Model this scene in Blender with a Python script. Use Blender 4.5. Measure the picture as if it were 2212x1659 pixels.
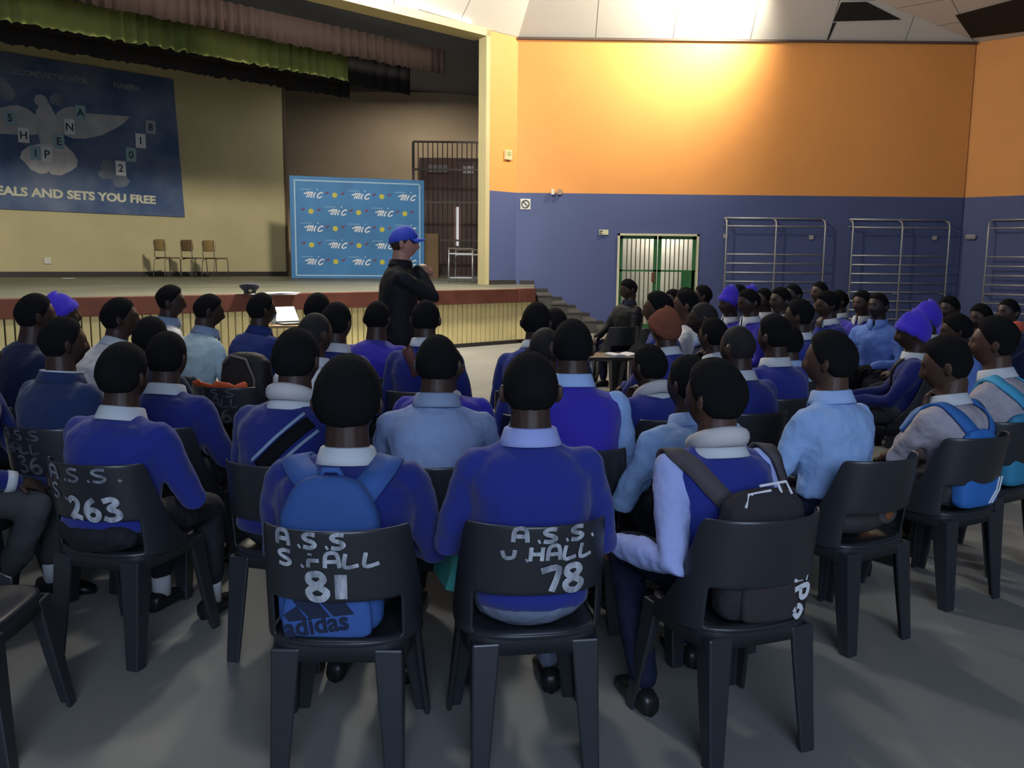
import bpy, math, random
import numpy as np
from mathutils import Matrix, Vector

# ------------------------------------------------------------------ clear
for o in list(bpy.data.objects):
    bpy.data.objects.remove(o, do_unlink=True)
SC = bpy.context.scene
COL = SC.collection
RNG = random.Random(7)

# ------------------------------------------------------------------ camera
F_PX, W_PX, H_PX = 1912.0, 2212.0, 1659.0
CAM_Z = 1.55
PITCH = math.atan((829.5 - 565.0) / F_PX)
ROLL = 0.0107
cam_d = bpy.data.cameras.new('camera')
cam = bpy.data.objects.new('camera', cam_d)
COL.objects.link(cam)
cam_d.sensor_width = 36.0
cam_d.lens = 36.0 * F_PX / W_PX
cam_d.clip_start, cam_d.clip_end = 0.05, 200
CAM_R = Matrix.Rotation(math.pi / 2 - PITCH, 3, 'X') @ Matrix.Rotation(ROLL, 3, 'Z')
cam.matrix_world = Matrix.Translation((0, 0, CAM_Z)) @ CAM_R.to_4x4()
SC.camera = cam

# ------------------------------------------------------------------ exposure, world, lights
SC.view_settings.view_transform = 'Standard'
SC.view_settings.look = 'None'
SC.view_settings.gamma = 1.0
SC.view_settings.use_curve_mapping = False
SC.view_settings.exposure = 0.36

world = bpy.data.worlds.new('world')
SC.world = world
world.use_nodes = True
bg = world.node_tree.nodes['Background']
bg.inputs[0].default_value = (0.42, 0.60, 1.0, 1)      # overcast daylight through the open rear of the hall
bg.inputs[1].default_value = 0.11


def lamp(name, kind, loc, energy, color, size=0.2, target=None, spot=None):
    l = bpy.data.lights.new(name, kind)
    l.energy = energy
    l.color = color
    if kind == 'AREA':
        l.shape = 'DISK'
        l.size = size
    else:
        l.shadow_soft_size = size
    if kind == 'SPOT' and spot:
        l.spot_size, l.spot_blend = spot
    o = bpy.data.objects.new(name, l)
    COL.objects.link(o)
    o.location = loc
    if target:
        o.rotation_euler = (Vector(target) - Vector(loc)).to_track_quat('-Z', 'Y').to_euler()
    return o


# flood lamp under the ceiling close to the orange wall, a hall lamp above the front rows
lamp('flood_lamp', 'SPOT', (4.85, 19.2, 7.7), 1750, (1.0, 0.92, 0.72), 0.22, (3.3, 21.0, 7.3), (math.radians(156), 0.9))
lamp('hall_lamp', 'POINT', (-1.3, 13.8, 6.9), 820, (1.0, 0.94, 0.80), 0.28)
lamp('hall_side_fill', 'SPOT', (-1.6, 13.9, 6.9), 1900, (1.0, 0.94, 0.80), 0.28, (-9.0, 16.2, 2.3), (math.radians(176), 0.55))  # added spot beside the hall lamp, weights its light to the left
lamp('audience_lamp', 'POINT', (-2.2, 7.6, 7.3), 330, (1.0, 0.97, 0.93), 0.3)
# added bluish area fill behind the camera, for daylight; no rear windows are built
lamp('rear_fill', 'AREA', (1.0, -4.5, 3.6), 300, (0.60, 0.75, 1.0), 4.5, (0.5, 4.0, 0.8))
lamp('stage_fill', 'AREA', (-3.2, 27.6, 6.8), 85, (1.0, 0.92, 0.80), 3.0)  # added area fill, lifts the dark stage interior

# ------------------------------------------------------------------ pixel -> place helpers
CP = np.array((0.0, 0.0, CAM_Z))
CR = np.array(CAM_R)


def ray(u, v):
    return CR @ np.array(((u - W_PX / 2) / F_PX, (H_PX / 2 - v) / F_PX, -1.0))


def at(u, v, D):
    d = ray(u, v)
    return CP + d * (D / d[1])


def hit_z(u, v, z):
    d = ray(u, v)
    return CP + d * ((z - CAM_Z) / d[2])


def hit_plane(u, v, p0, n):
    d = ray(u, v)
    return CP + d * (np.dot(np.array(p0) - CP, n) / np.dot(d, n))


# ------------------------------------------------------------------ materials
MATS = {}


def mat(name, col, rough=0.7, metal=0.0, var=0.0, vscale=3.0, bump=0.0, bscale=60.0, spec=0.4,
        emit=None, estr=0.0, folds=0.0, fscale=7.0, col2=None, sheen=0.0, stretch=None):
    if name in MATS:
        return MATS[name]
    m = bpy.data.materials.new(name)
    m.use_nodes = True
    nt = m.node_tree
    b = nt.nodes['Principled BSDF']
    b.inputs['Base Color'].default_value = (*col, 1)
    b.inputs['Roughness'].default_value = rough
    b.inputs['Metallic'].default_value = metal
    b.inputs['Specular IOR Level'].default_value = spec
    if sheen:
        b.inputs['Sheen Weight'].default_value = sheen
        b.inputs['Sheen Roughness'].default_value = 0.6
    if emit:
        b.inputs['Emission Color'].default_value = (*emit, 1)
        b.inputs['Emission Strength'].default_value = estr
    tc = nt.nodes.new('ShaderNodeTexCoord')
    src = tc.outputs['Object']
    if stretch:
        mp = nt.nodes.new('ShaderNodeMapping')
        mp.inputs['Scale'].default_value = stretch
        nt.links.new(src, mp.inputs[0])
        src = mp.outputs[0]
    if var or col2:
        n = nt.nodes.new('ShaderNodeTexNoise')
        n.inputs['Scale'].default_value = vscale
        n.inputs['Detail'].default_value = 5
        nt.links.new(src, n.inputs['Vector'])
        r = nt.nodes.new('ShaderNodeValToRGB')
        c2 = col2 or tuple(min(1, c * (1 + var)) for c in col)
        c1 = col if col2 else tuple(c * (1 - var) for c in col)
        r.color_ramp.elements[0].position = 0.35
        r.color_ramp.elements[1].position = 0.68
        r.color_ramp.elements[0].color = (*c1, 1)
        r.color_ramp.elements[1].color = (*c2, 1)
        nt.links.new(n.outputs['Fac'], r.inputs[0])
        nt.links.new(r.outputs[0], b.inputs['Base Color'])
    last = None
    for st, scl, dist in ((folds, fscale, 0.02), (bump, bscale, 0.003)):
        if st:
            n = nt.nodes.new('ShaderNodeTexNoise')
            n.inputs['Scale'].default_value = scl
            n.inputs['Detail'].default_value = 3
            nt.links.new(src, n.inputs['Vector'])
            bp = nt.nodes.new('ShaderNodeBump')
            bp.inputs['Strength'].default_value = st
            bp.inputs['Distance'].default_value = dist
            nt.links.new(n.outputs['Fac'], bp.inputs['Height'])
            if last:
                nt.links.new(last.outputs[0], bp.inputs['Normal'])
            last = bp
    if last:
        nt.links.new(last.outputs[0], b.inputs['Normal'])
    MATS[name] = m
    return m


def two_tone(name, lower, upper, zsplit, rough=0.6):
    """wall paint: one colour below the line, another above it"""
    m = mat(name, lower, rough, bump=0.15, bscale=30)
    nt = m.node_tree
    b = nt.nodes['Principled BSDF']
    g = nt.nodes.new('ShaderNodeNewGeometry')
    sp = nt.nodes.new('ShaderNodeSeparateXYZ')
    nt.links.new(g.outputs['Position'], sp.inputs[0])
    n = nt.nodes.new('ShaderNodeTexNoise')
    n.inputs['Scale'].default_value = 1.3
    n.inputs['Detail'].default_value = 6
    nt.links.new(g.outputs['Position'], n.inputs['Vector'])
    gt = nt.nodes.new('ShaderNodeMath')
    gt.operation = 'GREATER_THAN'
    gt.inputs[1].default_value = zsplit
    nt.links.new(sp.outputs['Z'], gt.inputs[0])
    mx = nt.nodes.new('ShaderNodeMix')
    mx.data_type = 'RGBA'
    mx.inputs['A'].default_value = (*lower, 1)
    mx.inputs['B'].default_value = (*upper, 1)
    nt.links.new(gt.outputs[0], mx.inputs['Factor'])
    hs = nt.nodes.new('ShaderNodeHueSaturation')
    mr = nt.nodes.new('ShaderNodeMapRange')
    mr.inputs['To Min'].default_value = 0.93
    mr.inputs['To Max'].default_value = 1.07
    nt.links.new(n.outputs['Fac'], mr.inputs['Value'])
    nt.links.new(mr.outputs[0], hs.inputs['Value'])
    nt.links.new(mx.outputs['Result'], hs.inputs['Color'])
    nt.links.new(hs.outputs[0], b.inputs['Base Color'])
    return m


def tiles(name, col, line, sx, sy, mortar=0.012):
    m = mat(name, col, 0.8)
    nt = m.node_tree
    b = nt.nodes['Principled BSDF']
    uv = nt.nodes.new('ShaderNodeUVMap')
    br = nt.nodes.new('ShaderNodeTexBrick')
    br.offset = 0.0
    br.inputs['Color1'].default_value = (*col, 1)
    br.inputs['Color2'].default_value = (*[c * 0.93 for c in col], 1)
    br.inputs['Mortar'].default_value = (*line, 1)
    br.inputs['Scale'].default_value = 1.0
    br.inputs['Mortar Size'].default_value = mortar
    br.inputs['Brick Width'].default_value = sx
    br.inputs['Row Height'].default_value = sy
    nt.links.new(uv.outputs[0], br.inputs['Vector'])
    nt.links.new(br.outputs['Color'], b.inputs['Base Color'])
    return m


# ------------------------------------------------------------------ mesh builder
class MB:
    def __init__(self):
        self.v, self.f = [], []

    def add(self, vs, fs):
        o = len(self.v)
        self.v.extend([tuple(float(c) for c in p) for p in vs])
        self.f.extend([tuple(i + o for i in f) for f in fs])

    def box(self, c, s, R=None):
        c = np.array(c, float)
        h = np.array(s, float) / 2
        vs = []
        for x in (-1, 1):
            for y in (-1, 1):
                for z in (-1, 1):
                    p = np.array((x, y, z)) * h
                    if R is not None:
                        p = R @ p
                    vs.append(c + p)
        self.add(vs, [(0, 1, 3, 2), (4, 6, 7, 5), (0, 4, 5, 1), (2, 3, 7, 6), (0, 2, 6, 4), (1, 5, 7, 3)])

    def rings(self, rings, cap=True, closed=False):
        n = len(rings[0])
        vs = [p for r in rings for p in r]
        fs = []
        m = len(rings)
        for i in range(m if closed else m - 1):
            a, b = i * n, ((i + 1) % m) * n
            for j in range(n):
                k = (j + 1) % n
                fs.append((a + j, a + k, b + k, b + j))
        if cap and not closed:
            fs.append(tuple(range(n - 1, -1, -1)))
            fs.append(tuple((m - 1) * n + j for j in range(n)))
        self.add(vs, fs)

    def tube(self, pts, rad, n=10, cap=True, up=None, flat=1.0, closed=False):
        pts = [np.array(p, float) for p in pts]
        if np.isscalar(rad):
            rad = [rad] * len(pts)
        rg = []
        m = len(pts)
        ref = np.array(up if up is not None else (0.13, 0.2, 0.97), float)
        for i, p in enumerate(pts):
            if closed:
                t = pts[(i + 1) % m] - pts[i - 1]
            else:
                t = pts[min(i + 1, m - 1)] - pts[max(i - 1, 0)]
            t = t / (np.linalg.norm(t) + 1e-9)
            s = np.cross(t, ref)
            if np.linalg.norm(s) < 0.15:
                s = np.cross(t, np.array((1.0, 0.1, 0)))
            s /= np.linalg.norm(s)
            w = np.cross(s, t)
            if up is None:
                ref = w
            r = rad[i]
            rg.append([p + s * (r * math.cos(2 * math.pi * j / n)) + w * (r * flat * math.sin(2 * math.pi * j / n)) for j in range(n)])
        self.rings(rg, cap, closed)

    def cap_tube(self, pts, rad, n=10):
        """tube with rounded ends"""
        pts = [np.array(p, float) for p in pts]
        if np.isscalar(rad):
            rad = [rad] * len(pts)
        d0 = pts[0] - pts[1]
        d0 /= np.linalg.norm(d0)
        d1 = pts[-1] - pts[-2]
        d1 /= np.linalg.norm(d1)
        P = [pts[0] + d0 * rad[0], pts[0] + d0 * rad[0] * 0.7] + pts + [pts[-1] + d1 * rad[-1] * 0.7, pts[-1] + d1 * rad[-1]]
        Rr = [rad[0] * 0.15, rad[0] * 0.71] + list(rad) + [rad[-1] * 0.71, rad[-1] * 0.15]
        self.tube(P, Rr, n)

    def ell(self, c, r, B=None, nu=16, nv=10):
        c = np.array(c, float)
        B = np.eye(3) if B is None else B
        rg = []
        for i in range(nv + 1):
            a = math.pi * i / nv
            k = max(math.sin(a), 0.02)
            rg.append([c + B @ np.array((r[0] * k * math.cos(2 * math.pi * j / nu), r[1] * k * math.sin(2 * math.pi * j / nu),
                                         -r[2] * math.cos(a))) for j in range(nu)])
        self.rings(rg)

    def prism(self, poly, h0, h1, fn):
        """poly in (a,b), extruded h0..h1; fn maps (a,b,h) to a point"""
        n = len(poly)
        vs = [fn(a, b, h0) for a, b in poly] + [fn(a, b, h1) for a, b in poly]
        fs = [tuple(range(n - 1, -1, -1)), tuple(range(n, 2 * n))]
        fs += [(i, (i + 1) % n, n + (i + 1) % n, n + i) for i in range(n)]
        self.add(vs, fs)

    def quad(self, a, b, c, d):
        self.add([a, b, c, d], [(0, 1, 2, 3)])

    def ribbon(self, pts, nrm, width, thick=0.004):
        """flat strap along pts; nrm = outward normals, width across"""
        rg = []
        m = len(pts)
        pts = [np.array(p, float) for p in pts]
        for i, p in enumerate(pts):
            t = pts[min(i + 1, m - 1)] - pts[max(i - 1, 0)]
            t /= np.linalg.norm(t)
            nn = np.array(nrm[i], float)
            nn = nn - t * np.dot(nn, t)
            nn /= np.linalg.norm(nn)
            s = np.cross(t, nn)
            w = width[i] if not np.isscalar(width) else width
            rg.append([p - s * w / 2, p + s * w / 2, p + s * w / 2 + nn * thick, p - s * w / 2 + nn * thick])
        self.rings(rg)

    def mesh(self, name, smooth=False):
        me = bpy.data.meshes.new(name)
        me.from_pydata(self.v, [], self.f)
        me.update()
        if smooth:
            me.polygons.foreach_set('use_smooth', [True] * len(me.polygons))
        return me


PEND = []


def link(name, me, m=None, parent=None, loc=None, rz=None):
    o = bpy.data.objects.new(name, me)
    COL.objects.link(o)
    if m is not None and len(me.materials) == 0:
        me.materials.append(m)
    if parent:
        o.parent = parent
    if loc is not None:
        o.location = [float(c) for c in loc]
    if rz is not None:
        o.rotation_euler = (0, 0, rz)
    return o


def obj(name, mb, m, parent=None, smooth=False, loc=None, rz=None, rem=None, smo=0, sub=0, solid=0, bev=0, dis=None):
    o = link(name, mb.mesh(name, smooth), m, parent, loc, rz)
    if solid:
        k = o.modifiers.new('s', 'SOLIDIFY')
        k.thickness = solid
        k.offset = 0
    if rem:
        k = o.modifiers.new('r', 'REMESH')
        k.mode = 'VOXEL'
        k.voxel_size = rem
        k.use_smooth_shade = True
    if dis:
        k = o.modifiers.new('m0', 'SMOOTH')
        k.factor = 0.5
        k.iterations = 4
        tx = bpy.data.textures.get('folds_%g' % dis[1])
        if tx is None:
            tx = bpy.data.textures.new('folds_%g' % dis[1], 'CLOUDS')
            tx.noise_scale = dis[1]
            tx.noise_depth = 2
        k = o.modifiers.new('d', 'DISPLACE')
        k.texture = tx
        k.texture_coords = 'LOCAL'
        k.strength = dis[0]
        k.mid_level = 0.5
    if smo:
        k = o.modifiers.new('m', 'SMOOTH')
        k.factor = 0.5
        k.iterations = smo
    if bev:
        k = o.modifiers.new('b', 'BEVEL')
        k.width = bev
        k.segments = 2
        k.limit_method = 'ANGLE'
    if sub:
        k = o.modifiers.new('u', 'SUBSURF')
        k.levels = k.render_levels = sub
    if o.modifiers:
        o['sm'] = 1 if (smooth or rem) else 0
        PEND.append(o)
    return o


def bake():
    """turn the pending modifier stacks and text curves into plain meshes"""
    if not PEND:
        return
    bpy.context.view_layer.update()
    dg = bpy.context.evaluated_depsgraph_get()
    new = [(o, bpy.data.meshes.new_from_object(o.evaluated_get(dg))) for o in PEND]
    for o, me in new:
        sm = o.get('sm', 0)
        if 'sm' in o.keys():
            del o['sm']
        if o.type == 'MESH':
            o.modifiers.clear()
            o.data = me
            if sm:
                me.polygons.foreach_set('use_smooth', [True] * len(me.polygons))
        else:
            nm = o.name
            q = bpy.data.objects.new('t', me)
            COL.objects.link(q)
            q.parent = o.parent
            q.matrix_local = o.matrix_local
            bpy.data.objects.remove(o, do_unlink=True)
            q.name = nm
    PEND.clear()


def text(name, s, size, m, parent, loc, rot=(0, 0, 0), ext=0.002, off=0.0, shear=0.0, align='LEFT', sx=1.0):
    c = bpy.data.curves.new(name, 'FONT')
    c.body = s
    c.size = size
    c.extrude = ext
    c.offset = off
    c.shear = shear
    c.align_x = align
    c.resolution_u = 3
    c.materials.append(m)
    o = bpy.data.objects.new(name, c)
    COL.objects.link(o)
    o.parent = parent
    o.location = [float(q) for q in loc]
    o.rotation_euler = rot
    o.scale = (sx, 1, 1)
    PEND.append(o)
    return o


def empty(name, loc, rz=0.0):
    o = bpy.data.objects.new(name, None)
    COL.objects.link(o)
    o.location = [float(c) for c in loc]
    o.rotation_euler = (0, 0, rz)
    o.empty_display_size = 0.1
    return o


def tag(o, label, cat, group=None):
    o['label'] = label
    o['category'] = cat
    if group:
        o['group'] = group
    return o


def struct(o):
    o['kind'] = 'structure'
    return o


def dup(root, loc, rz):
    r = root.copy()
    COL.objects.link(r)
    r.location = [float(c) for c in loc]
    r.rotation_euler = (0, 0, rz)
    for ch in root.children:
        c = ch.copy()
        COL.objects.link(c)
        c.parent = r
        for g in ch.children:
            d = g.copy()
            COL.objects.link(d)
            d.parent = c
    return r


# palette
M_ORANGE, M_BLUE = (0.78, 0.33, 0.09), (0.074, 0.098, 0.235)
Z_SPLIT = 3.13
wall_m = two_tone('wall_paint', M_BLUE, M_ORANGE, Z_SPLIT)
cream_m = mat('cream_paint', (0.52, 0.45, 0.25), 0.7, var=0.06, vscale=0.8, bump=0.1, bscale=20)
cream2_m = mat('recess_paint', (0.50, 0.38, 0.25), 0.75, var=0.06, vscale=0.8)
floor_m = mat('concrete_floor', (0.20, 0.205, 0.195), 0.6, var=0.0, vscale=0.9, bump=0.06, bscale=8, spec=0.25, col2=(0.25, 0.24, 0.215))
stage_m = mat('stage_floor', (0.15, 0.15, 0.11), 0.5, var=0.18, vscale=0.7)
brown_m = mat('brown_board', (0.14, 0.045, 0.03), 0.5, var=0.2, vscale=3)
slat_m = mat('slat_yellow', (0.82, 0.69, 0.33), 0.6, var=0.05)
dark_m = mat('void_shade', (0.015, 0.014, 0.014), 0.8)
skirt_m = mat('skirting', (0.035, 0.03, 0.028), 0.6)
ceil_m = tiles('ceiling_tiles', (0.62, 0.60, 0.56), (0.22, 0.21, 0.20), 1.75, 0.95)
black_pl = mat('black_plastic', (0.024, 0.026, 0.031), 0.36, spec=0.6, bump=0.05, bscale=150)
white_pl = mat('white_plastic', (0.65, 0.63, 0.58), 0.5)
steel_m = mat('grey_steel', (0.42, 0.42, 0.43), 0.4, metal=0.5)
paint_m = mat('brush_paint', (0.20, 0.21, 0.24), 0.8, vscale=26, col2=(0.58, 0.60, 0.64), stretch=(1.6, 1, 0.6))
white_m = mat('white_print', (0.75, 0.76, 0.78), 0.7)
ink_m = mat('dark_ink', (0.03, 0.035, 0.05), 0.7)
paper_m = mat('white_paper', (0.72, 0.72, 0.74), 0.8)

# ------------------------------------------------------------------ the setting
Z0 = 1.024                                   # stage height
E3 = np.array((0.718, 0.696, 0.0))           # run of the proscenium
N3 = np.array((0.696, -0.718, 0.0))          # its face, towards the hall
ZV = np.array((0.0, 0.0, 1.0))


def f3(p):
    return tuple(float(c) for c in p)


fl = MB()
fl.quad((-14, -6, 0), (20, -6, 0), (20, 23, 0), (-14, 23, 0))
struct(obj('floor', fl, floor_m))

PP = np.array((-0.57, 20.3, 0.0))            # foot of the proscenium's right pillar
WC = PP + E3 * 0.87                          # corner where the long wall begins
WC[2] = 0
DW = WC[1]
Z_TOP = float(hit_plane(1112, 81, WC, np.array((0, -1.0, 0)))[2])
XR = float(hit_plane(2096, 250, WC, np.array((0, -1.0, 0)))[0])
WR = np.array((XR, DW + 0.05, 0))
R3 = np.array((0.73, -0.683, 0.0))


def wall(name, a, b, z0, z1, m, th=0.2):
    a, b = np.array(a, float), np.array(b, float)
    d = (b - a) / np.linalg.norm(b - a)
    n = np.array((-d[1], d[0], 0)) * th      # behind, seen from the hall
    w = MB()
    vs = [f3(p + ZV * z) for z in (z0, z1) for p in (a, b, b + n, a + n)]
    w.add(vs, [(0, 1, 5, 4), (1, 2, 6, 5), (2, 3, 7, 6), (3, 0, 4, 7), (4, 5, 6, 7), (3, 2, 1, 0)])
    return struct(obj(name, w, m))


# door opening in the long wall
DOOR_U0, DOOR_U1 = 1333, 1508
nW = np.array((0, -1.0, 0))
dl, dr_ = hit_plane(DOOR_U0, 560, WC, nW), hit_plane(DOOR_U1, 560, WC, nW)
dtop = float(hit_plane(1420, 505, WC, nW)[2])
wb = MB()
for (x0, x1, z0, z1) in ((WC[0], dl[0], 0, Z_TOP), (dl[0], dr_[0], dtop, Z_TOP), (dr_[0], WR[0], 0, Z_TOP)):
    wb.box(((x0 + x1) / 2, DW + 0.1, (z0 + z1) / 2), (x1 - x0, 0.2, z1 - z0))
struct(obj('wall_back', wb, wall_m))
wall('wall_right', WR, WR + R3 * 12, 0, Z_TOP, wall_m)
wall('wall_stage_side', PP, WC, 0, Z_TOP, wall_m)
wall('wall_left', (-10.5, -4, 0), (-10.5, 11, 0), 0, 9, mat('left_blocker', (0.12, 0.12, 0.2), 0.7))  # unseen wall, added dark to block ambient light from the left

# ceiling: facets leaning inwards from the wall tops
KA, KC = 1.13, 0.318


def facet(name, p0, d, inward, slope, s0, s1, t1, s2, s3):
    """plane rising from a wall top line; s0..s1 along at the wall, s2..s3 along at distance t1"""
    pts = [(s0, 0), (s1, 0), (s3, t1), (s2, t1)]
    w = MB()
    vs = [f3(p0 + d * s + inward * t + ZV * (slope * t)) for s, t in pts]
    vs += [f3(np.array(v) + ZV * 0.08) for v in vs]
    w.add(vs, [(3, 2, 1, 0), (4, 5, 6, 7), (0, 1, 5, 4), (1, 2, 6, 5), (2, 3, 7, 6), (3, 0, 4, 7)])
    o = struct(obj(name, w, ceil_m))
    uvl = o.data.uv_layers.new(name='UVMap')
    uvs = [(s, t * math.hypot(1, slope)) for s, t in pts] * 2
    for lp in o.data.loops:
        uvl.data[lp.index].uv = uvs[lp.vertex_index]
    return o


WCt = np.array((WC[0], WC[1], Z_TOP))
WRt = np.array((WR[0], WR[1], Z_TOP))
LA = WR[0] - WC[0]
T1 = 1.9
# hips: with the proscenium facet (equal slopes, 44 deg between the walls) and with the right facet
hipL = math.tan(math.radians(22)) * T1
hipR = T1 * (KA / KC - 0.73) / 0.683
facet('ceiling_back', WCt, np.array((1.0, 0, 0)), nW, KA, 0, LA, T1, hipL, LA - hipR)
facet('ceiling_stage_side', np.array((WC[0], WC[1], Z_TOP)), E3, N3, KA, -15, 0, T1, -15, -hipL)
tC = T1 * KA / KC
facet('ceiling_right', WRt, R3, np.array((-0.683, -0.73, 0)), KC, 0, 14, tC, -((hipR) * 0.73 + T1 * 0.683) * 1.0 + 0.0, 14)
cf = MB()
zc = Z_TOP + KA * T1
cf.quad((-16, -3, zc), (-16, 19.6, zc), (17, 19.6, zc), (17, -3, zc))
struct(obj('ceiling_top', cf, ceil_m))
# dark slabs below the ceiling, painting the shade where boards are missing
nA = np.array((0, -KA, -1.0)) / math.hypot(1, KA)
nC = np.array((-0.683 * KC, -0.73 * KC, -1.0)) / math.hypot(1, KC)
for i, (poly, p0, nn) in enumerate((
        ([(1817, 5), (1872, 4), (1947, 42), (1800, 46)], WCt, nA),
        ([(1799, 50), (1806, 48), (1790, 84), (1786, 86)], WCt, nA),
        ([(2064, 33), (2240, -14), (2240, 64), (2098, 82)], WRt, nC))):
    g = MB()
    q = [hit_plane(u, v, p0 + nn * 0.012, nn) for u, v in poly]
    g.add([f3(p) for p in q] + [f3(p + nn * 0.006) for p in q], [(0, 1, 2, 3), (7, 6, 5, 4), (0, 4, 5, 1), (1, 5, 6, 2), (2, 6, 7, 3), (3, 7, 4, 0)])
    struct(obj('trim_%d' % (i + 1), g, dark_m))
# cornice line along the wall top
cn = MB()
cn.box(((WC[0] + WR[0]) / 2, DW - 0.03, Z_TOP - 0.02), (LA, 0.06, 0.05))
struct(obj('trim_4', cn, mat('cornice', (0.10, 0.07, 0.06), 0.6)))

# ---- stage platform
AL, AR = hit_z(-120, 649.5, Z0), hit_z(1118, 625.5, Z0)
A_d = (AR - AL) / np.linalg.norm(AR - AL)
A_n = np.array((A_d[1], -A_d[0], 0))         # towards the hall
A_len = float(np.linalg.norm(AR - AL))
ARe = AR + np.array((0.32, 0.25, 0))
AW = np.array((0.50, DW - 0.02, Z0))
st = MB()
back = [np.array((AW[0], 31.0, Z0)), np.array((-30.0, 31.0, Z0)), np.array((AL[0] - 9, AL[1] + 3, Z0))]
poly = [AL, AR, ARe, AW] + back
st.add([f3(p) for p in poly] + [f3(p - ZV * 0.06) for p in poly],
       [tuple(range(len(poly)))] + [tuple(range(2 * len(poly) - 1, len(poly) - 1, -1))] +
       [(i, len(poly) + i, len(poly) + (i + 1) % len(poly), (i + 1) % len(poly)) for i in range(len(poly))])
struct(obj('floor_stage', st, stage_m))


def along(p, d, n, s, t, z):
    return f3(np.array((p[0], p[1], 0)) + d * s + n * t + ZV * z)


def bar(mb, p, d, n, s0, s1, t0, t1, z0, z1):
    vs = [along(p, d, n, s, t, z) for s in (s0, s1) for t in (t0, t1) for z in (z0, z1)]
    mb.add(vs, [(0, 1, 3, 2), (4, 6, 7, 5), (0, 4, 5, 1), (2, 3, 7, 6), (0, 2, 6, 4), (1, 5, 7, 3)])


fas = MB()
bar(fas, AL, A_d, A_n, -3, A_len, -0.05, 0.05, Z0 - 0.24, Z0 + 0.012)
E_d = (ARe - AR) / np.linalg.norm(ARe - AR)
E_n = np.array((E_d[1], -E_d[0], 0))
eL = float(np.linalg.norm(ARe - AR))
bar(fas, AR, E_d, E_n, 0, eL, -0.05, 0.06, Z0 - 0.24, Z0 + 0.02)
struct(obj('trim_5', fas, brown_m, bev=0.01))
sl = MB()
step = 0.112
k = 0
while k * step < A_len + 2.9:
    s = A_len - 0.02 - k * step
    bar(sl, AL, A_d, A_n, s - step + 0.022, s, -0.06, -0.02, 0.07, Z0 - 0.22)
    k += 1
for k in range(3):
    bar(sl, AR, E_d, E_n, k * 0.13 + 0.01, k * 0.13 + 0.12, -0.06, -0.02, 0.07, Z0 - 0.22)
struct(obj('wall_stage_front', sl, slat_m))
bk = MB()
bar(bk, AL, A_d, A_n, -3, A_len, -0.12, -0.08, 0, Z0 - 0.06)
bar(bk, AR, E_d, E_n, 0, eL, -0.12, -0.08, 0, Z0 - 0.06)
bar(bk, AL, A_d, A_n, -3, A_len, -0.06, 0.0, 0, 0.07)
struct(obj('trim_6', bk, skirt_m))
# steps down along the long wall
sp_ = MB()
for k in range(5):
    z = Z0 - 0.185 * (k + 1)
    if z < 0.05:
        break
    x0 = AW[0] + 0.02 + 0.33 * k
    sp_.box((x0 + 0.165, DW - 0.72, z - 0.02), (0.35, 1.4, 0.05))
    sp_.box((x0 + 0.165, DW - 0.72, (z - 0.04) / 2), (0.33, 1.36, z - 0.04))
struct(obj('stairs_stage', sp_, mat('step_concrete', (0.065, 0.06, 0.055), 0.6, var=0.15), bev=0.008))
bs = MB()
for k in range(6):
    z = Z0 - 0.185 * k
    x0 = AW[0] - 0.35 + 0.33 * k
    bs.box((x0 + 0.17, DW - 0.012, z + 0.03), (0.34, 0.02, 0.12))
bar(bs, PP, E3, N3, 0.0, 0.87, 0.0, 0.02, Z0, Z0 + 0.1)
struct(obj('baseboard_back', bs, skirt_m))

# ---- proscenium pillar and header
pl = MB()
bar(pl, PP, E3, N3, -0.12, 0.0, -0.22, 0.03, Z0, Z_TOP)
struct(obj('pillar_stage', pl, cream_m))
hd = MB()
bar(hd, PP, E3, N3, -15, 0.0, -0.5, 0.03, Z_TOP - 0.14, Z_TOP + 0.02)
struct(obj('lintel_stage', hd, mat('beam_paint', (0.66, 0.56, 0.28), 0.6)))
# bright strip lamp on the sloping ceiling by the header
nB = (N3 * KA - ZV) / math.hypot(1, KA)
g = MB()
q = [hit_plane(u, v, WCt + nB * 0.02, nB) for u, v in ((903, 17), (1020, 52), (1012, 44), (912, 14))]
g.add([f3(p) for p in q] + [f3(p + nB * 0.03) for p in q], [(0, 1, 2, 3), (7, 6, 5, 4), (0, 4, 5, 1), (1, 5, 6, 2), (2, 6, 7, 3), (3, 7, 4, 0)])
o = obj('strip_light', g, mat('tube_glow', (0.9, 0.9, 0.85), 0.5, emit=(1, 0.96, 0.88), estr=1.6))
tag(o, 'white strip light on the sloping ceiling beside the yellow stage beam', 'light')

# ---- stage interior
PB = hit_z(0, 599, Z0)
PB[2] = 0
sB = lambda u, v=400: hit_plane(u, v, PB, N3)
bR = sB(616)
wall_b = MB()
bar(wall_b, PB, E3, N3, -9, float(np.dot(bR - PB, E3)), -0.3, 0, Z0, 9.5)
struct(obj('wall_stage_back', wall_b, cream_m))
tr = MB()
sR = float(np.dot(bR - PB, E3))
bar(tr, PB, E3, N3, sR - 0.02, sR + 0.06, -0.32, 0.03, Z0, 9.5)
struct(obj('trim_7', tr, mat('wall_edge', (0.12, 0.075, 0.045), 0.6)))
sk = MB()
bar(sk, PB, E3, N3, -9, sR, 0, 0.03, Z0, Z0 + 0.14)
struct(obj('baseboard_stage', sk, skirt_m))
rw = MB()
rw.box((-6, 30.6, 5.2), (14, 0.2, 8.6))
struct(obj('wall_stage_recess', rw, cream2_m))
beam = MB()
zb = float(at(900, 193, 30.4)[2])
beam.box((-4.5, 30.44, zb), (10, 0.12, 0.16))
struct(obj('trim_8', beam, mat('recess_beam', (0.15, 0.11, 0.08), 0.7)))
sw = MB()
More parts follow.
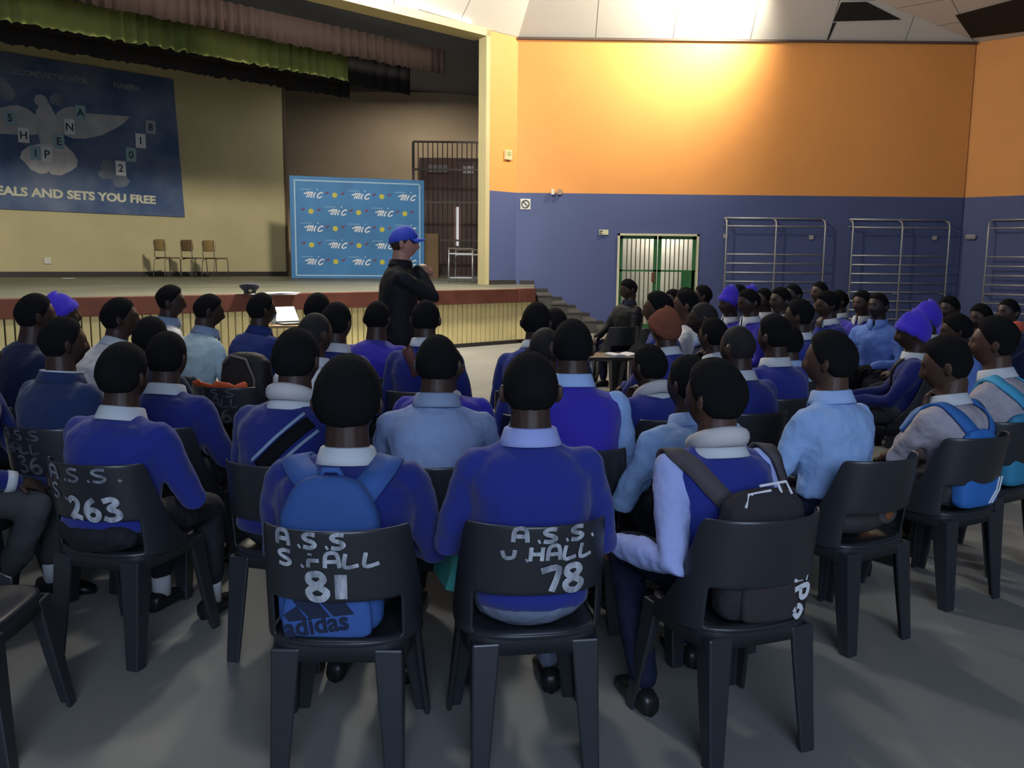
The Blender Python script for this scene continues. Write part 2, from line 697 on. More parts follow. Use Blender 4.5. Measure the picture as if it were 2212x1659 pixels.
sw.box((PP[0] - 0.05, 25.8, 5.2), (0.15, 9.6, 8.6))
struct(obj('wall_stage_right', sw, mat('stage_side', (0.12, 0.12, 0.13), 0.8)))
cs = MB()
cs.quad((-32, 8, 9.0), (0.2, 20.9, Z_TOP + 0.35), (0.2, 31, Z_TOP + 0.35), (-32, 31, 9.0))
struct(obj('ceiling_stage', cs, mat('stage_ceiling', (0.20, 0.20, 0.23), 0.85)))

# door + gate at the back of the stage
dk = MB()
p0, p1 = at(905, 340, 30.3), at(1045, 610, 30.3)
dk.box(((p0[0] + p1[0]) / 2, 30.4, (p0[2] + Z0) / 2), (p1[0] - p0[0], 0.1, p0[2] - Z0))
door = struct(obj('door_2', dk, mat('dark_wood', (0.055, 0.026, 0.02), 0.5, var=0.3, vscale=2)))
gp = MB()
a, b = at(985, 447, 30.2), at(990, 531, 30.2)
gp.box(((a[0] + b[0]) / 2, 30.3, (a[2] + b[2]) / 2), (0.055, 0.05, a[2] - b[2]))
obj('daylight_gap', gp, mat('daylight', (0.9, 0.92, 1), 0.5, emit=(0.9, 0.93, 1.0), estr=3.0), door)
pan = MB()
for (u0, v0, u1, v1) in ((925, 355, 968, 372), (1000, 358, 1022, 374)):
    a, b = at(u0, v0, 30.2), at(u1, v1, 30.2)
    pan.box(((a[0] + b[0]) / 2, 30.33, (a[2] + b[2]) / 2), (b[0] - a[0], 0.04, a[2] - b[2]))
obj('fanlight', pan, mat('dusty_pane', (0.16, 0.14, 0.15), 0.3), door)
gt = empty('security_gate', (float(at(960, 600, 28)[0]), 28.0, Z0))
gx0, gx1 = float(at(893, 400, 28)[0]) - gt.location.x, float(at(1040, 400, 28)[0]) - gt.location.x
gz1 = float(at(893, 306, 28)[2]) - Z0
iron_m = mat('dark_iron', (0.05, 0.04, 0.035), 0.5, metal=0.3)
fr = MB()
for zz in (0.05, gz1 * 0.28, gz1 * 0.56, gz1 * 0.80, gz1):
    fr.box(((gx0 + gx1) / 2, 0, zz), (gx1 - gx0, 0.05, 0.06))
for xx in (gx0, gx1):
    fr.box((xx, 0, gz1 / 2), (0.08, 0.06, gz1))
obj('gate_frame', fr, iron_m, gt)
nb = 14
for k in range(1, nb):
    x = gx0 + (gx1 - gx0) * k / nb
    g = MB()
    g.tube([(x, 0, 0), (x, 0, gz1)], 0.016, 6)
    obj('gate_bar', g, iron_m, gt)
tag(gt, 'tall dark iron bar gate behind the stage beside the blue logo backdrop', 'gate')

# valances: pleated curtains hung across the stage, one behind another


def valance(name, off, u_r, vt, vb, m, label, pleat, amp, seed, shift=0.0):
    p0 = PP - N3 * off
    r_b = hit_plane(u_r, vb, p0, N3)
    zt, zb_ = float(hit_plane(u_r, vt, p0, N3)[2]), float(r_b[2])
    s1 = float(np.dot(r_b - p0, E3))
    rr = random.Random(seed)
    s0 = s1 - 17
    w = MB()
    n = int((s1 - s0) / pleat * 5)
    top, bot = [], []
    ph = 0.0
    for i in range(n + 1):
        s = s0 + (s1 - s0) * i / n
        ph += 2 * math.pi / 5 * rr.uniform(0.6, 1.4)
        d = amp * (0.6 + 0.5 * math.sin(s * 2.1 + seed)) * math.sin(ph)
        top.append(along(p0, E3, N3, s, d * 0.5, zt))
        bot.append(along(p0, E3, N3, s, d, zb_ + rr.uniform(-0.025, 0.025)))
    w.add(top + bot, [(i, i + 1, n + 2 + i, n + 1 + i) for i in range(n)])
    o = obj(name, w, m, smooth=True, solid=0.02)
    tag(o, label, 'curtain', 'valances across the stage')
    return o


velvet = dict(rough=0.9, spec=0.1)
valance('stage_valance', 1.0, 960, 109, 162, mat('mauve_cloth', (0.019, 0.012, 0.0105), bump=0.1, **velvet),
        'brownish mauve pleated valance, the highest and foremost curtain over the stage', 0.21, 0.07, 1)
valance('stage_valance', 3.0, 887, 120, 205, mat('black_cloth', (0.022, 0.020, 0.022), **velvet),
        'black valance hanging below the mauve one and ending above the blue backdrop', 0.3, 0.04, 2)
valance('stage_valance', 2.1, 752, 95, 174, mat('lime_cloth', (0.13, 0.16, 0.05), bump=0.1, vscale=0.55, col2=(0.33, 0.38, 0.12), **velvet),
        'lime green pleated valance showing below the mauve one over the stage', 0.24, 0.09, 3)
valance('stage_valance', 3.8, 755, 140, 212, MATS['black_cloth'],
        'lowest black valance, its edge just above the painted dove banner', 0.3, 0.04, 4)

# ------------------------------------------------------------------ banner with the dove
sBa = lambda p: float(np.dot(p - PB, E3))
BO = hit_plane(389, 468, PB, N3)
bz1 = float(hit_plane(373, 172, PB, N3)[2])
bx0 = sBa(hit_plane(-140, 460, PB, N3)) - sBa(BO)
ban = empty('banner', BO + N3 * 0.03, math.atan2(E3[1], E3[0]))
bh = bz1 - BO[2]


def ban_pt(u, v):
    p = hit_plane(u, v, PB + N3 * 0.03, N3)
    return sBa(p) - sBa(BO), float(p[2] - BO[2])


ban_fn = lambda a, b, h: (a, -h, b)          # local x along the wall, -y towards the hall
b_m = mat('banner_blue', (0.035, 0.075, 0.19), 0.75, vscale=0.75, col2=(0.16, 0.20, 0.30))
bm = MB()
bm.prism([(bx0, 0), (0.12, -0.01), (-0.06, bh), (bx0, bh + 0.05)], 0, 0.02, ban_fn)
obj('cloth', bm, b_m, ban)
c1 = lambda pts: [ban_pt(x / 3.456, y / 3.456) for x, y in pts]
dove_m = mat('dove_paint', (0.42, 0.42, 0.44), 0.8, var=0.15, vscale=2)
tail_m = mat('dove_tail', (0.58, 0.55, 0.55), 0.8, var=0.12, vscale=3)
dv = MB()
for pts in ([(250, 745), (262, 712), (300, 705), (338, 722), (362, 770), (400, 840), (440, 900), (470, 980), (480, 1060), (400, 1090), (300, 1080), (285, 1000), (262, 900), (268, 830), (285, 790), (262, 775)],
            [(415, 850), (470, 810), (540, 795), (640, 845), (700, 850), (965, 870), (930, 915), (860, 960), (760, 1010), (640, 1035), (540, 1035), (480, 1010), (450, 930)],
            [(265, 860), (200, 810), (130, 785), (60, 790), (-150, 850), (-150, 960), (0, 1000), (120, 1005), (230, 1010), (290, 1000), (270, 930)]):
    dv.prism(c1(pts), 0.02, 0.026, ban_fn)
obj('painted_dove', dv, dove_m, ban)
dt = MB()
dt.prism(c1([(290, 1075), (215, 1090), (160, 1130), (145, 1180), (190, 1220), (230, 1270), (300, 1300), (345, 1295), (358, 1280), (380, 1302), (450, 1312), (520, 1280), (570, 1245), (578, 1200), (545, 1140), (480, 1080), (400, 1070)]), 0.026, 0.031, ban_fn)
obj('dove_tail', dt, tail_m, ban)
for cx, cy, r in ((800, 1240, 62), (860, 1290, 75), (900, 1350, 60), (780, 1300, 45), (-20, 640, 90), (60, 700, 60), (420, 740, 60), (640, 600, 40)):
    rr = random.Random(cx)
    cl = MB()
    cl.prism(c1([(cx + r * math.cos(t) * rr.uniform(0.8, 1.15), cy + r * math.sin(t) * rr.uniform(0.7, 1.0)) for t in [2 * math.pi * k / 14 for k in range(14)]]), 0.02, 0.022 + 0.0004 * (cx % 7), ban_fn)
    obj('painted_cloud', cl, mat('cloud_paint', (0.13, 0.16, 0.22), 0.8, vscale=2.5, col2=(0.24, 0.27, 0.33)), ban)
let_m = mat('letter_cream', (0.62, 0.60, 0.46), 0.8, var=0.1)
let2_m = mat('letter_faded', (0.25, 0.27, 0.32), 0.8, var=0.2)


def ban_text(s, u0, v0, u1, v1, hpx, m, off):
    a = np.array(ban_pt(u0, v0))
    b = np.array(ban_pt(u1, v1))
    hh = abs(ban_pt(u0, v0 - hpx)[1] - a[1]) / 0.72
    wid = float(b[0] - a[0])
    c = bpy.data.curves.new('q', 'FONT')
    c.body = s
    c.size = hh
    t = bpy.data.objects.new('q', c)
    COL.objects.link(t)
    bpy.context.view_layer.update()
    w0 = t.dimensions.x
    bpy.data.objects.remove(t)
    return text('lettering', s, hh, m, ban, (a[0], -0.024, a[1]), (math.pi / 2, math.atan2(a[1] - b[1], wid) * 1.0, 0), 0.003, off, 0, 'LEFT', wid / w0)


ban_text('HEALS AND SETS YOU FREE', -34, 418, 333, 440, 19, let_m, 0.012)
ban_text('SECONDARY SCHOOL', 23, 159, 189, 181, 12.5, let2_m, 0.008)
ban_text('NAMIBIA', 245, 189, 301, 198, 12.5, let2_m, 0.008)
tag(ban, 'long blue banner with painted white dove on the stage wall', 'banner')

cyan_m = mat('cyan_paper', (0.27, 0.42, 0.48), 0.8)
grey_m = mat('grey_paper', (0.30, 0.33, 0.40), 0.8)  # grey tone of the top digit's sheet
for ch, cx, cy, w, h, pm, where in (
        ('S', 70, 880, 84, 120, cyan_m, 'on the left wing of the dove'), ('H', 172, 1010, 90, 120, paper_m, 'below the left wing of the dove'),
        ('I', 262, 1142, 84, 112, cyan_m, 'on the left of the dove tail'), ('P', 346, 1152, 88, 124, paper_m, 'in the middle of the dove tail'),
        ('E', 436, 1056, 84, 116, cyan_m, 'on the lower belly of the dove'), ('N', 516, 948, 82, 122, paper_m, 'beside the dove belly on the right'),
        ('A', 597, 842, 84, 118, cyan_m, 'at the right wing shoulder'), ('2', 898, 1256, 82, 115, paper_m, 'lowest of the year digits'),
        ('0', 974, 1156, 82, 112, cyan_m, 'second lowest of the year digits'), ('1', 1046, 1052, 80, 115, paper_m, 'third from below of the year digits'),
        ('8', 1120, 950, 80, 110, grey_m, 'topmost of the year digits')):
    x, y = cx / 3.456, cy / 3.456
    a0, b1 = ban_pt(x - w / 6.912, y - h / 6.912)
    a1, b0 = ban_pt(x + w / 6.912, y + h / 6.912)
    cxl, czl = (a0 + a1) / 2, (b0 + b1) / 2
    pos = BO + N3 * 0.03 + N3 * 0.034 + E3 * cxl + ZV * czl
    sh = empty('letter_sheet', pos, math.atan2(E3[1], E3[0]))
    ps = MB()
    ps.box((0, 0, 0), (a1 - a0, 0.004, b1 - b0))
    obj('paper', ps, pm, sh)
    sz = (b1 - b0) * 0.72
    text('letter', ch, sz, ink_m, sh, (0, -0.004, -sz * 0.34), (math.pi / 2, 0, 0), 0.001, 0.004, 0, 'CENTER')
    tag(sh, '%s paper sheet with the %s %s, %s' % ({'white_paper': 'white', 'cyan_paper': 'pale cyan', 'grey_paper': 'grey'}[pm.name], 'digit' if ch.isdigit() else 'letter', ch, where), 'paper', 'letter sheets on the banner')

# ------------------------------------------------------------------ stroke lettering
STROKE = {
    'A': [[(0, 0), (.12, .95), (.8, 1), (.95, 0)], [(.08, .45), (.9, .45)]],
    'S': [[(.95, .95), (.45, 1), (.1, .8), (.3, .58), (.75, .42), (.9, .2), (.55, 0), (.05, .06)]],
    'H': [[(0, 0), (.05, 1)], [(.85, 0), (.9, 1)], [(.02, .5), (.88, .5)]],
    'h': [[(.15, .0), (.2, .55)], [(.15, .5), (.9, .5)], [(.3, .85), (.32, 1)]],
    'L': [[(.1, 1), (.0, .05), (.9, .15)]],
    '.': [[(.4, .02), (.55, .1)]],
    '8': [[(.5, .52), (.12, .72), (.2, .96), (.65, 1), (.85, .78), (.5, .52), (.08, .3), (.25, .02), (.75, 0), (.98, .28), (.5, .52)]],
    '1': [[(.3, 1), (.3, 0)], [(.55, 1), (.52, 0)]],
    '7': [[(0, .88), (.95, .96), (.6, 0)]],
    '2': [[(.02, .8), (.4, 1), (.8, .8), (.55, .4), (.1, .05), (.5, .12), (1, .02)]],
    '6': [[(.75, .98), (.3, .75), (.05, .35), (.3, .02), (.75, .02), (.95, .3), (.6, .5), (.15, .35)]],
    '3': [[(.05, .9), (.6, 1), (.85, .8), (.4, .55), (.85, .4), (.9, .12), (.4, 0), (0, .1)]],
    'u': [[(0, .7), (.25, .2), (.8, .3), (.9, .8)]],
    'm': [[(-.55, .42), (-.2, .5), (.12, .62), (.02, .02)], [(.08, .4), (.3, .62), (.42, .5), (.34, .02)], [(.4, .4), (.62, .62), (.76, .5), (.68, .1), (.82, .02)]],
    'i': [[(.1, .6), (.0, .12), (.2, .02)], [(.2, .9), (.24, .98)]],
    'c': [[(.75, .5), (.5, .62), (.15, .4), (.1, .12), (.4, .0), (.8, .15)]],
    'P': [[(0, 0), (0, 1), (.7, 1), (.9, .75), (.7, .48), (0, .48)]],
    'o': [[(.5, 0), (.05, .3), (.5, .62), (.95, .3), (.5, 0)]],
}


def smooth_path(p, n=4):
    p = [np.array(q, float) for q in p]
    if len(p) < 3:
        return p
    out = []
    for i in range(len(p) - 1):
        a, b = p[max(i - 1, 0)], p[i]
        c, d = p[i + 1], p[min(i + 2, len(p) - 1)]
        for k in range(n):
            t = k / n
            out.append(0.5 * (2 * b + (c - a) * t + (2 * a - 5 * b + 4 * c - d) * t * t + (3 * b - a - 3 * c + d) * t ** 3))
    out.append(p[-1])
    return out


def strokes(mb, s, x, y, w, h, lw, fn, gap=0.25, thick=0.0015, slant=0.0):
    """brush strokes for string s from (x,y), char width w, height h, mapped by fn(a,b,h)"""
    for ch in s:
        for path in STROKE.get(ch, []):
            pp = smooth_path([(x + q[0] * w + slant * q[1] * h, y + q[1] * h) for q in path])
            n = len(pp)
            L, R_ = [], []
            for i in range(n):
                t = pp[min(i + 1, n - 1)] - pp[max(i - 1, 0)]
                t = t / (np.linalg.norm(t) + 1e-9)
                nn = np.array((-t[1], t[0])) * lw / 2
                L.append(pp[i] + nn)
                R_.append(pp[i] - nn)
            rg = [[fn(L[i][0], L[i][1], 0), fn(R_[i][0], R_[i][1], 0), fn(R_[i][0], R_[i][1], thick), fn(L[i][0], L[i][1], thick)] for i in range(n)]
            mb.rings(rg)
        x += w * (0.45 if ch in '. i' else 1) + gap * w


# ------------------------------------------------------------------ logo backdrop on the stage
m_l, m_r = hit_z(630, 602.5, Z0), None
Lb = np.array((0.955, 0.297, 0))             # run of the backdrop
m_l = m_l + np.array((0, 0, 0.0))
nL = np.array((Lb[1], -Lb[0], 0))
m_r = hit_plane(916, 500, m_l, nL)
mw = float(np.dot(m_r - m_l, Lb))
mh = float(hit_plane(622, 379, m_l, nL)[2] - Z0)
bd = empty('logo_backdrop', m_l, math.atan2(Lb[1], Lb[0]))
fnB = lambda a, b, h: (a, -0.02 - h, b)
pb = MB()
pb.box((mw / 2, 0, mh / 2 + 0.01), (mw, 0.04, mh - 0.02))
obj('panel', pb, mat('backdrop_blue', (0.045, 0.19, 0.43), 0.6, var=0.12, vscale=1.2), bd)
bo = MB()
t = 0.035
for (x0, x1, z0, z1) in ((0.11, mw - 0.11, mh - 0.13, mh - 0.13 + t), (0.11, mw - 0.11, 0.08, 0.08 + t), (0.11, 0.11 + t, 0.08, mh - 0.1), (mw - 0.11 - t, mw - 0.11, 0.08, mh - 0.1)):
    bo.box(((x0 + x1) / 2, -0.022, (z0 + z1) / 2), (x1 - x0, 0.005, z1 - z0))
obj('border', bo, mat('border_print', (0.35, 0.52, 0.66), 0.7), bd)
lg, sn, bi, tl = MB(), MB(), MB(), MB()
cxs = [0.15 + 0.175 * k for k in range(5)]
for r in range(5):
    z = mh * (0.825 - 0.163 * r)
    for c in range(5):
        x = mw * cxs[c]
        if (r + c) % 2 == 0:
            strokes(lg, 'mic', x - 0.12, z - 0.08, 0.17, 0.23, 0.030, fnB, 0.06, 0.003, 0.35)
            tl.box((x - 0.13, -0.021, z + 0.13), (0.30, 0.003, 0.015))
        else:
            ring = [(x + (0.075 if k % 2 else 0.062) * math.cos(k * math.pi / 12), z + (0.075 if k % 2 else 0.062) * math.sin(k * math.pi / 12)) for k in range(24)]
            sn.prism(ring, 0, 0.004, fnB)
            for sg in (-1, 1):
                bx, bz = x + sg * 0.21, z + 0.05
                bi.prism([(bx - .05, bz - .01), (bx - .03, bz + .02), (bx, bz), (bx + .03, bz + .05), (bx + .05, bz + .01), (bx + .02, bz - .03), (bx - .03, bz - .035)], 0, 0.003, fnB)
obj('logo_script', lg, white_m, bd)
obj('tagline', tl, mat('tagline_print', (0.28, 0.45, 0.62), 0.7), bd)
obj('sun_emblem', sn, mat('sun_yellow', (0.55, 0.50, 0.08), 0.7), bd)
obj('bird_emblem', bi, mat('bird_maroon', (0.17, 0.04, 0.09), 0.7), bd)
tag(bd, 'blue free-standing backdrop repeating a white script logo and yellow suns', 'backdrop')

# ------------------------------------------------------------------ small things on the stage
wood_m = mat('chair_wood', (0.42, 0.28, 0.11), 0.35, var=0.15, vscale=6, stretch=(1, 1, 6))
wood2_m = mat('chair_wood_dark', (0.22, 0.13, 0.06), 0.4, var=0.15, vscale=6)
tube_m = mat('chair_tube', (0.22, 0.20, 0.16), 0.4, metal=0.5)


def school_chair(loc, rz, wm, label):
    r = empty('school_chair', loc, rz)
    k = 1.18
    bkm = MB()
    n = 10
    fr_, bk_ = [], []
    for z0_, lst in ((0.62, 0), (0.86, 1)):
        pass
    rg = []
    for z, hw in ((0.60, 0.17), (0.63, 0.20), (0.72, 0.21), (0.82, 0.20), (0.86, 0.16)):
        rg.append([(x * hw, -0.20 - 0.04 * (z - 0.6) + 0.035 * x * x, z) for x in np.linspace(-1, 1, n)] +
                  [(x * hw, -0.215 - 0.04 * (z - 0.6) + 0.035 * x * x, z) for x in np.linspace(1, -1, n)])
    bkm.rings([[tuple(np.array(p) * k) for p in q] for q in rg])
    obj('backrest', bkm, wm, r, True)
    s = MB()
    s.box((0, 0.02 * k, 0.455 * k), (0.40 * k, 0.40 * k, 0.018))
    obj('seat', s, wood2_m, r, bev=0.012)
    for sx in (-1, 1):
        f = MB()
        f.tube([tuple(np.array(p) * k) for p in ((sx * 0.18, -0.205, 0.84), (sx * 0.185, -0.19, 0.5), (sx * 0.185, -0.17, 0.44), (sx * 0.185, 0.16, 0.44), (sx * 0.19, 0.20, 0.42), (sx * 0.20, 0.22, 0.0))], 0.013, 8)
        obj('side_frame', f, tube_m, r, True)
        g = MB()
        g.tube([tuple(np.array(p) * k) for p in ((sx * 0.185, -0.05, 0.44), (sx * 0.19, -0.20, 0.40), (sx * 0.20, -0.24, 0.0))], 0.013, 8)
        obj('leg', g, tube_m, r, True)
    tag(r, label, 'chair', 'school chairs on the stage')


for u, rz, wm, lb in ((363, -0.55, wood_m, 'wooden school chair with the shiniest pale backrest, furthest left on the stage'),
                      (420, -0.55, wood2_m, 'wooden school chair with dark brown backrest, middle of three on the stage'),
                      (466, -0.5, wood_m, 'wooden school chair nearest the blue backdrop, right of the dark one')):
    p = hit_z(u, 599.5, Z0)
    school_chair((p[0], p[1], Z0), rz, wm, lb)

so = MB()
p = hit_plane(102, 563, PB, N3)
R_b = np.array([[E3[0], -N3[0], 0], [E3[1], -N3[1], 0], [0, 0, 1]])
so.box(p + N3 * 0.02, (0.17, 0.03, 0.16), R_b)
for dx in (-0.03, 0.03):
    so.box(p + N3 * 0.04 + E3 * dx + ZV * 0.02, (0.02, 0.01, 0.03), R_b)
tag(obj('wall_socket', so, white_pl, bev=0.004), 'white wall socket low on the cream stage wall under the banner', 'socket')
pp = MB()
p = hit_z(148, 601.5, Z0)
pp.box((p[0], p[1], Z0 + 0.006), (0.14, 0.4, 0.008))
tag(obj('scrap_paper', pp, paper_m), 'small white scrap of paper on the stage floor near the wall', 'paper')

# cap with peak on the stage edge
cp = hit_z(540, 637.5, Z0)
cap = empty('peaked_cap', (cp[0], cp[1], Z0), 0.35)
cb = MB()
cb.rings([[(r * math.cos(t), r * 1.1 * math.sin(t), z + tilt * -math.sin(t)) for t in [2 * math.pi * k / 24 for k in range(24)]] for r, z, tilt in
          ((0.085, 0.01, 0), (0.088, 0.06, 0), (0.135, 0.105, 0.012), (0.150, 0.135, 0.015), (0.142, 0.152, 0.018), (0.08, 0.162, 0.018), (0.01, 0.165, 0.018))])
navy_cl = mat('navy_cloth', (0.012, 0.016, 0.035), 0.8, sheen=0.2)
obj('crown', cb, navy_cl, cap, True)
pk = MB()
pk.rings([[(0.09 * math.cos(t) * k, -0.055 - 0.12 * k * math.sin(t), 0.03 - 0.022 * (k - 0.8) * 4 * math.sin(t) + dz) for t in np.linspace(0.15, math.pi - 0.15, 14)] +
          [(0.09 * math.cos(t) * k, -0.055 - 0.12 * k * math.sin(t), 0.024 - 0.022 * (k - 0.8) * 4 * math.sin(t) + dz) for t in np.linspace(math.pi - 0.15, 0.15, 14)] for k, dz in ((0.6, 0), (0.8, 0), (1.0, 0))])
obj('peak', pk, black_pl, cap, True)
bg_ = MB()
bg_.ell((0.0, -0.108, 0.075), (0.028, 0.012, 0.032))
obj('badge', bg_, mat('badge_gold', (0.6, 0.5, 0.25), 0.4, metal=0.7), cap, True)
tag(cap, 'dark navy peaked cap with gold badge on the stage edge', 'cap')
pa = empty('papers', hit_z(608, 636, Z0), 0.5)
for k in range(5):
    q = MB()
    q.box((0.02 * k - 0.05, 0.015 * (k % 3), 0.004 + 0.006 * k), (0.52 - 0.03 * k, 0.36, 0.005), np.array(Matrix.Rotation(0.12 * k - 0.2, 3, 'Z')))
    obj('sheet', q, paper_m, pa)
tag(pa, 'loose white papers piled on the stage edge beside the navy cap', 'papers')

# desk frames and board by the gate
dp = hit_z(995, 611, Z0)
for j, (dx, dy, sc, lb) in enumerate(((0, 0, 1.0, 'grey steel school desk standing near the stage pillar, the front one'), (0.12, 0.75, 0.98, 'grey steel school desk tucked behind the front desk near the pillar'))):
    d = empty('school_desk', (dp[0] + dx, dp[1] + dy, Z0), 0.05)
    t_ = MB()
    t_.box((0, 0, 0.82 * sc), (0.62, 0.45, 0.03))
    obj('desk_top', t_, mat('desk_top', (0.12, 0.10, 0.08), 0.5), d, bev=0.006)
    for sx in (-1, 1):
        for sy in (-1, 1):
            q = MB()
            q.tube([(sx * 0.28, sy * 0.19, 0.8 * sc), (sx * 0.29, sy * 0.20, 0)], 0.018, 8)
            obj('leg', q, steel_m, d, True)
    for yy, zz in ((-0.19, 0.7 * sc), (0.19, 0.12)):
        q = MB()
        q.box((0, yy, zz), (0.57, 0.02, 0.03))
        obj('rail', q, steel_m, d)
    tag(d, lb, 'desk', 'desks by the stage pillar')
cb_ = MB()
a, b = at(916, 505, 27.3), at(948, 601, 27.3)
cb_.box(((a[0] + b[0]) / 2, 27.3, (a[2] + Z0) / 2), (b[0] - a[0], 0.35, a[2] - Z0))
o = obj('cardboard_box', cb_, mat('cardboard', (0.20, 0.13, 0.07), 0.8, var=0.1), bev=0.01)
tag(o, 'tall brown cardboard box standing beside the blue backdrop', 'box')

# ------------------------------------------------------------------ door in the long wall
dr = struct(empty('door_1', ((dl[0] + dr_[0]) / 2, DW, 0)))
dw = dr_[0] - dl[0]
cream_tr = mat('door_trim', (0.62, 0.60, 0.42), 0.6)
green_m = mat('green_paint', (0.025, 0.13, 0.04), 0.5, var=0.15)
q = MB()
for (x0, x1, z0, z1) in ((-dw / 2, -dw / 2 + 0.05, 0, dtop), (dw / 2 - 0.05, dw / 2, 0, dtop), (-dw / 2, dw / 2, dtop - 0.05, dtop)):
    q.box(((x0 + x1) / 2, 0.02, (z0 + z1) / 2), (x1 - x0, 0.12, z1 - z0))
obj('door_frame', q, cream_tr, dr)
gz = dtop - 0.05
zm = float(hit_plane(1420, 585, WC, nW)[2])
for sx in (-1, 1):
    lf = MB()
    x0, x1 = (-dw / 2 + 0.05, -0.01) if sx < 0 else (0.01, dw / 2 - 0.05)
    for (a0, a1, z0, z1) in ((x0, x0 + 0.08, 0.02, gz), (x1 - 0.08, x1, 0.02, gz), (x0, x1, gz - 0.07, gz), (x0, x1, zm - 0.02, zm + 0.02), (x0, x1, 0.02, 0.12)):
        lf.box(((a0 + a1) / 2, 0.06, (z0 + z1) / 2), (a1 - a0, 0.05, z1 - z0))
    leaf = obj('door_leaf', lf, green_m, dr)
    for k in range(1, 7):
        bb = MB()
        x = x0 + 0.08 + (x1 - x0 - 0.16) * k / 7
        bb.tube([(x, 0.06, 0.1), (x, 0.06, gz - 0.06)], 0.013, 6)
        obj('door_bar', bb, mat('bar_green', (0.05, 0.07, 0.035), 0.5), leaf)
pn = MB()
pn.box((dw / 2 - 0.22, 0.05, zm - 0.35), (0.30, 0.03, 0.66))
obj('kick_panel', pn, green_m, dr)
lk = MB()
lk.box((-0.09, 0.02, zm - 0.15), (0.07, 0.06, 0.22))
obj('lock_case', lk, mat('rust_lock', (0.13, 0.04, 0.03), 0.6), dr)
hb = MB()
hb.box((0, 0.9, 1.6), (3.2, 0.05, 3.2))
struct(obj('wall_porch', hb, mat('porch_cream', (0.66, 0.62, 0.50), 0.8, var=0.08), None, loc=(dr.location.x, DW + 0.3, 0)))
lamp('porch_fill', 'POINT', (dr.location.x + 0.3, DW + 0.55, 2.6), 62, (1.0, 0.94, 0.82), 0.1)  # added point light to brighten the cream behind the door bars

# ------------------------------------------------------------------ wall bars


def wall_bars(name, p0, d, nrm, u0, um, u1, vtop, lab):
    a, m_, b = (hit_plane(u, 560, p0, nrm) for u in (u0, um, u1))
    zt = float(hit_plane(u0, vtop, p0, nrm)[2])
    zt2 = zt - 0.17
    r = empty(name, (a[0], a[1], 0), math.atan2(d[1], d[0]))
    sa, sm, sb = 0.0, float(np.dot(m_ - a, d)), float(np.dot(b - a, d))
    off = -0.28
    for s in (sa, sm, sb):
        q = MB()
        q.tube([(s, off, 0.0), (s, off, zt2), (s, off + 0.04, zt2 + 0.1), (s, 0.0, zt)], 0.022, 8)
        obj('upright', q, steel_m, r, True)
        for z in (0.9, zt2):
            c = MB()
            c.tube([(s, off, z), (s, 0, z)], 0.014, 6)
            obj('bracket', c, steel_m, r)
    zs = [zt2 - 0.02 - 0.75 * 0 - k for k in (0.0,)] + [zt2 - 0.66 - 0.208 * k for k in range(12)]
    q = MB()
    q.tube([(sa, 0.0 - 0.05, zt), (sb, -0.05, zt)], 0.022, 8)
    obj('rung', q, steel_m, r, True)
    for z in zs:
        if z > 0.1:
            q = MB()
            q.tube([(sa, off, z), (sb, off, z)], 0.018, 8)
            obj('rung', q, steel_m, r, True)
    tag(r, lab, 'wall bars', 'wall bars along the blue wall')
    return r


EX = np.array((1.0, 0, 0))
wall_bars('wall_bars', WC, EX, nW, 1561, 1666, 1770, 471, 'grey steel wall bars next to the green barred door')
wall_bars('wall_bars', WC, EX, nW, 1829, 1934, 2034, 474, 'grey steel wall bars between the door unit and the room corner')
nR3 = np.array((-0.683, -0.73, 0))
wall_bars('wall_bars', WR, R3, nR3, 2138, 2232, 2330, 476, 'grey steel wall bars beyond the room corner, partly out of frame')

# ------------------------------------------------------------------ wall fittings


def plate(name, u, v, wpx, hpx, dep, m, lab, cat, p0=WC, nrm=nW, d=EX, bev=0.006):
    p = hit_plane(u, v, p0, nrm)
    s = float(np.linalg.norm(hit_plane(u + wpx, v, p0, nrm) - p))
    h = float(abs(hit_plane(u, v + hpx, p0, nrm)[2] - p[2]))
    r = empty(name, p + nrm * dep / 2, math.atan2(d[1], d[0]))
    q = MB()
    q.box((0, 0, 0), (s, dep, h))
    obj('plate' if dep < 0.03 else 'case', q, m, r, bev=bev)
    tag(r, lab, cat)
    return r, s, h


nP = N3
r, s, h = plate('prohibition_sign', 1135, 441, 22, 23, 0.012, white_pl, 'white square sign with black crossed-out circle on the blue wall', 'sign')
q = MB()
q.tube([(0.36 * s * math.cos(t), -0.010, 0.36 * s * math.sin(t)) for t in [2 * math.pi * k / 28 for k in range(28)]], 0.012, 6, closed=True, up=(0, 1, 0))
q.box((0, -0.010, 0), (0.70 * s, 0.01, 0.022), np.array(Matrix.Rotation(math.radians(45), 3, 'Y')))
obj('prohibition_symbol', q, ink_m, r)
r, s, h = plate('thermostat', 1096, 335, 14, 21, 0.06, mat('old_cream', (0.6, 0.52, 0.3), 0.5), 'cream thermostat box on the orange wall right of the stage pillar', 'thermostat', PP, N3, E3)
q = MB()
q.box((0, -0.033, 0.03), (s * 0.55, 0.006, h * 0.4))
obj('dial_window', q, mat('dial_green', (0.35, 0.36, 0.15), 0.5), r)
plate('junction_box', 1194, 415, 7, 12, 0.07, white_pl, 'small white box on the paint line, left of its grey twin', 'box')
plate('junction_box', 1209, 415, 9, 12, 0.07, mat('grey_box', (0.33, 0.25, 0.2), 0.6), 'small grey brown box on the paint line, right of its white twin', 'box')
r, s, h = plate('switch_plate', 1304, 502, 20, 11, 0.03, cream_tr, 'cream plate with dark symbol left of the green door', 'plate')
q = MB()
q.tube([(-0.25 * s + 0.035 * math.cos(t), -0.02, 0.035 * math.sin(t)) for t in np.linspace(0.6, 5.4, 14)], 0.009, 6)
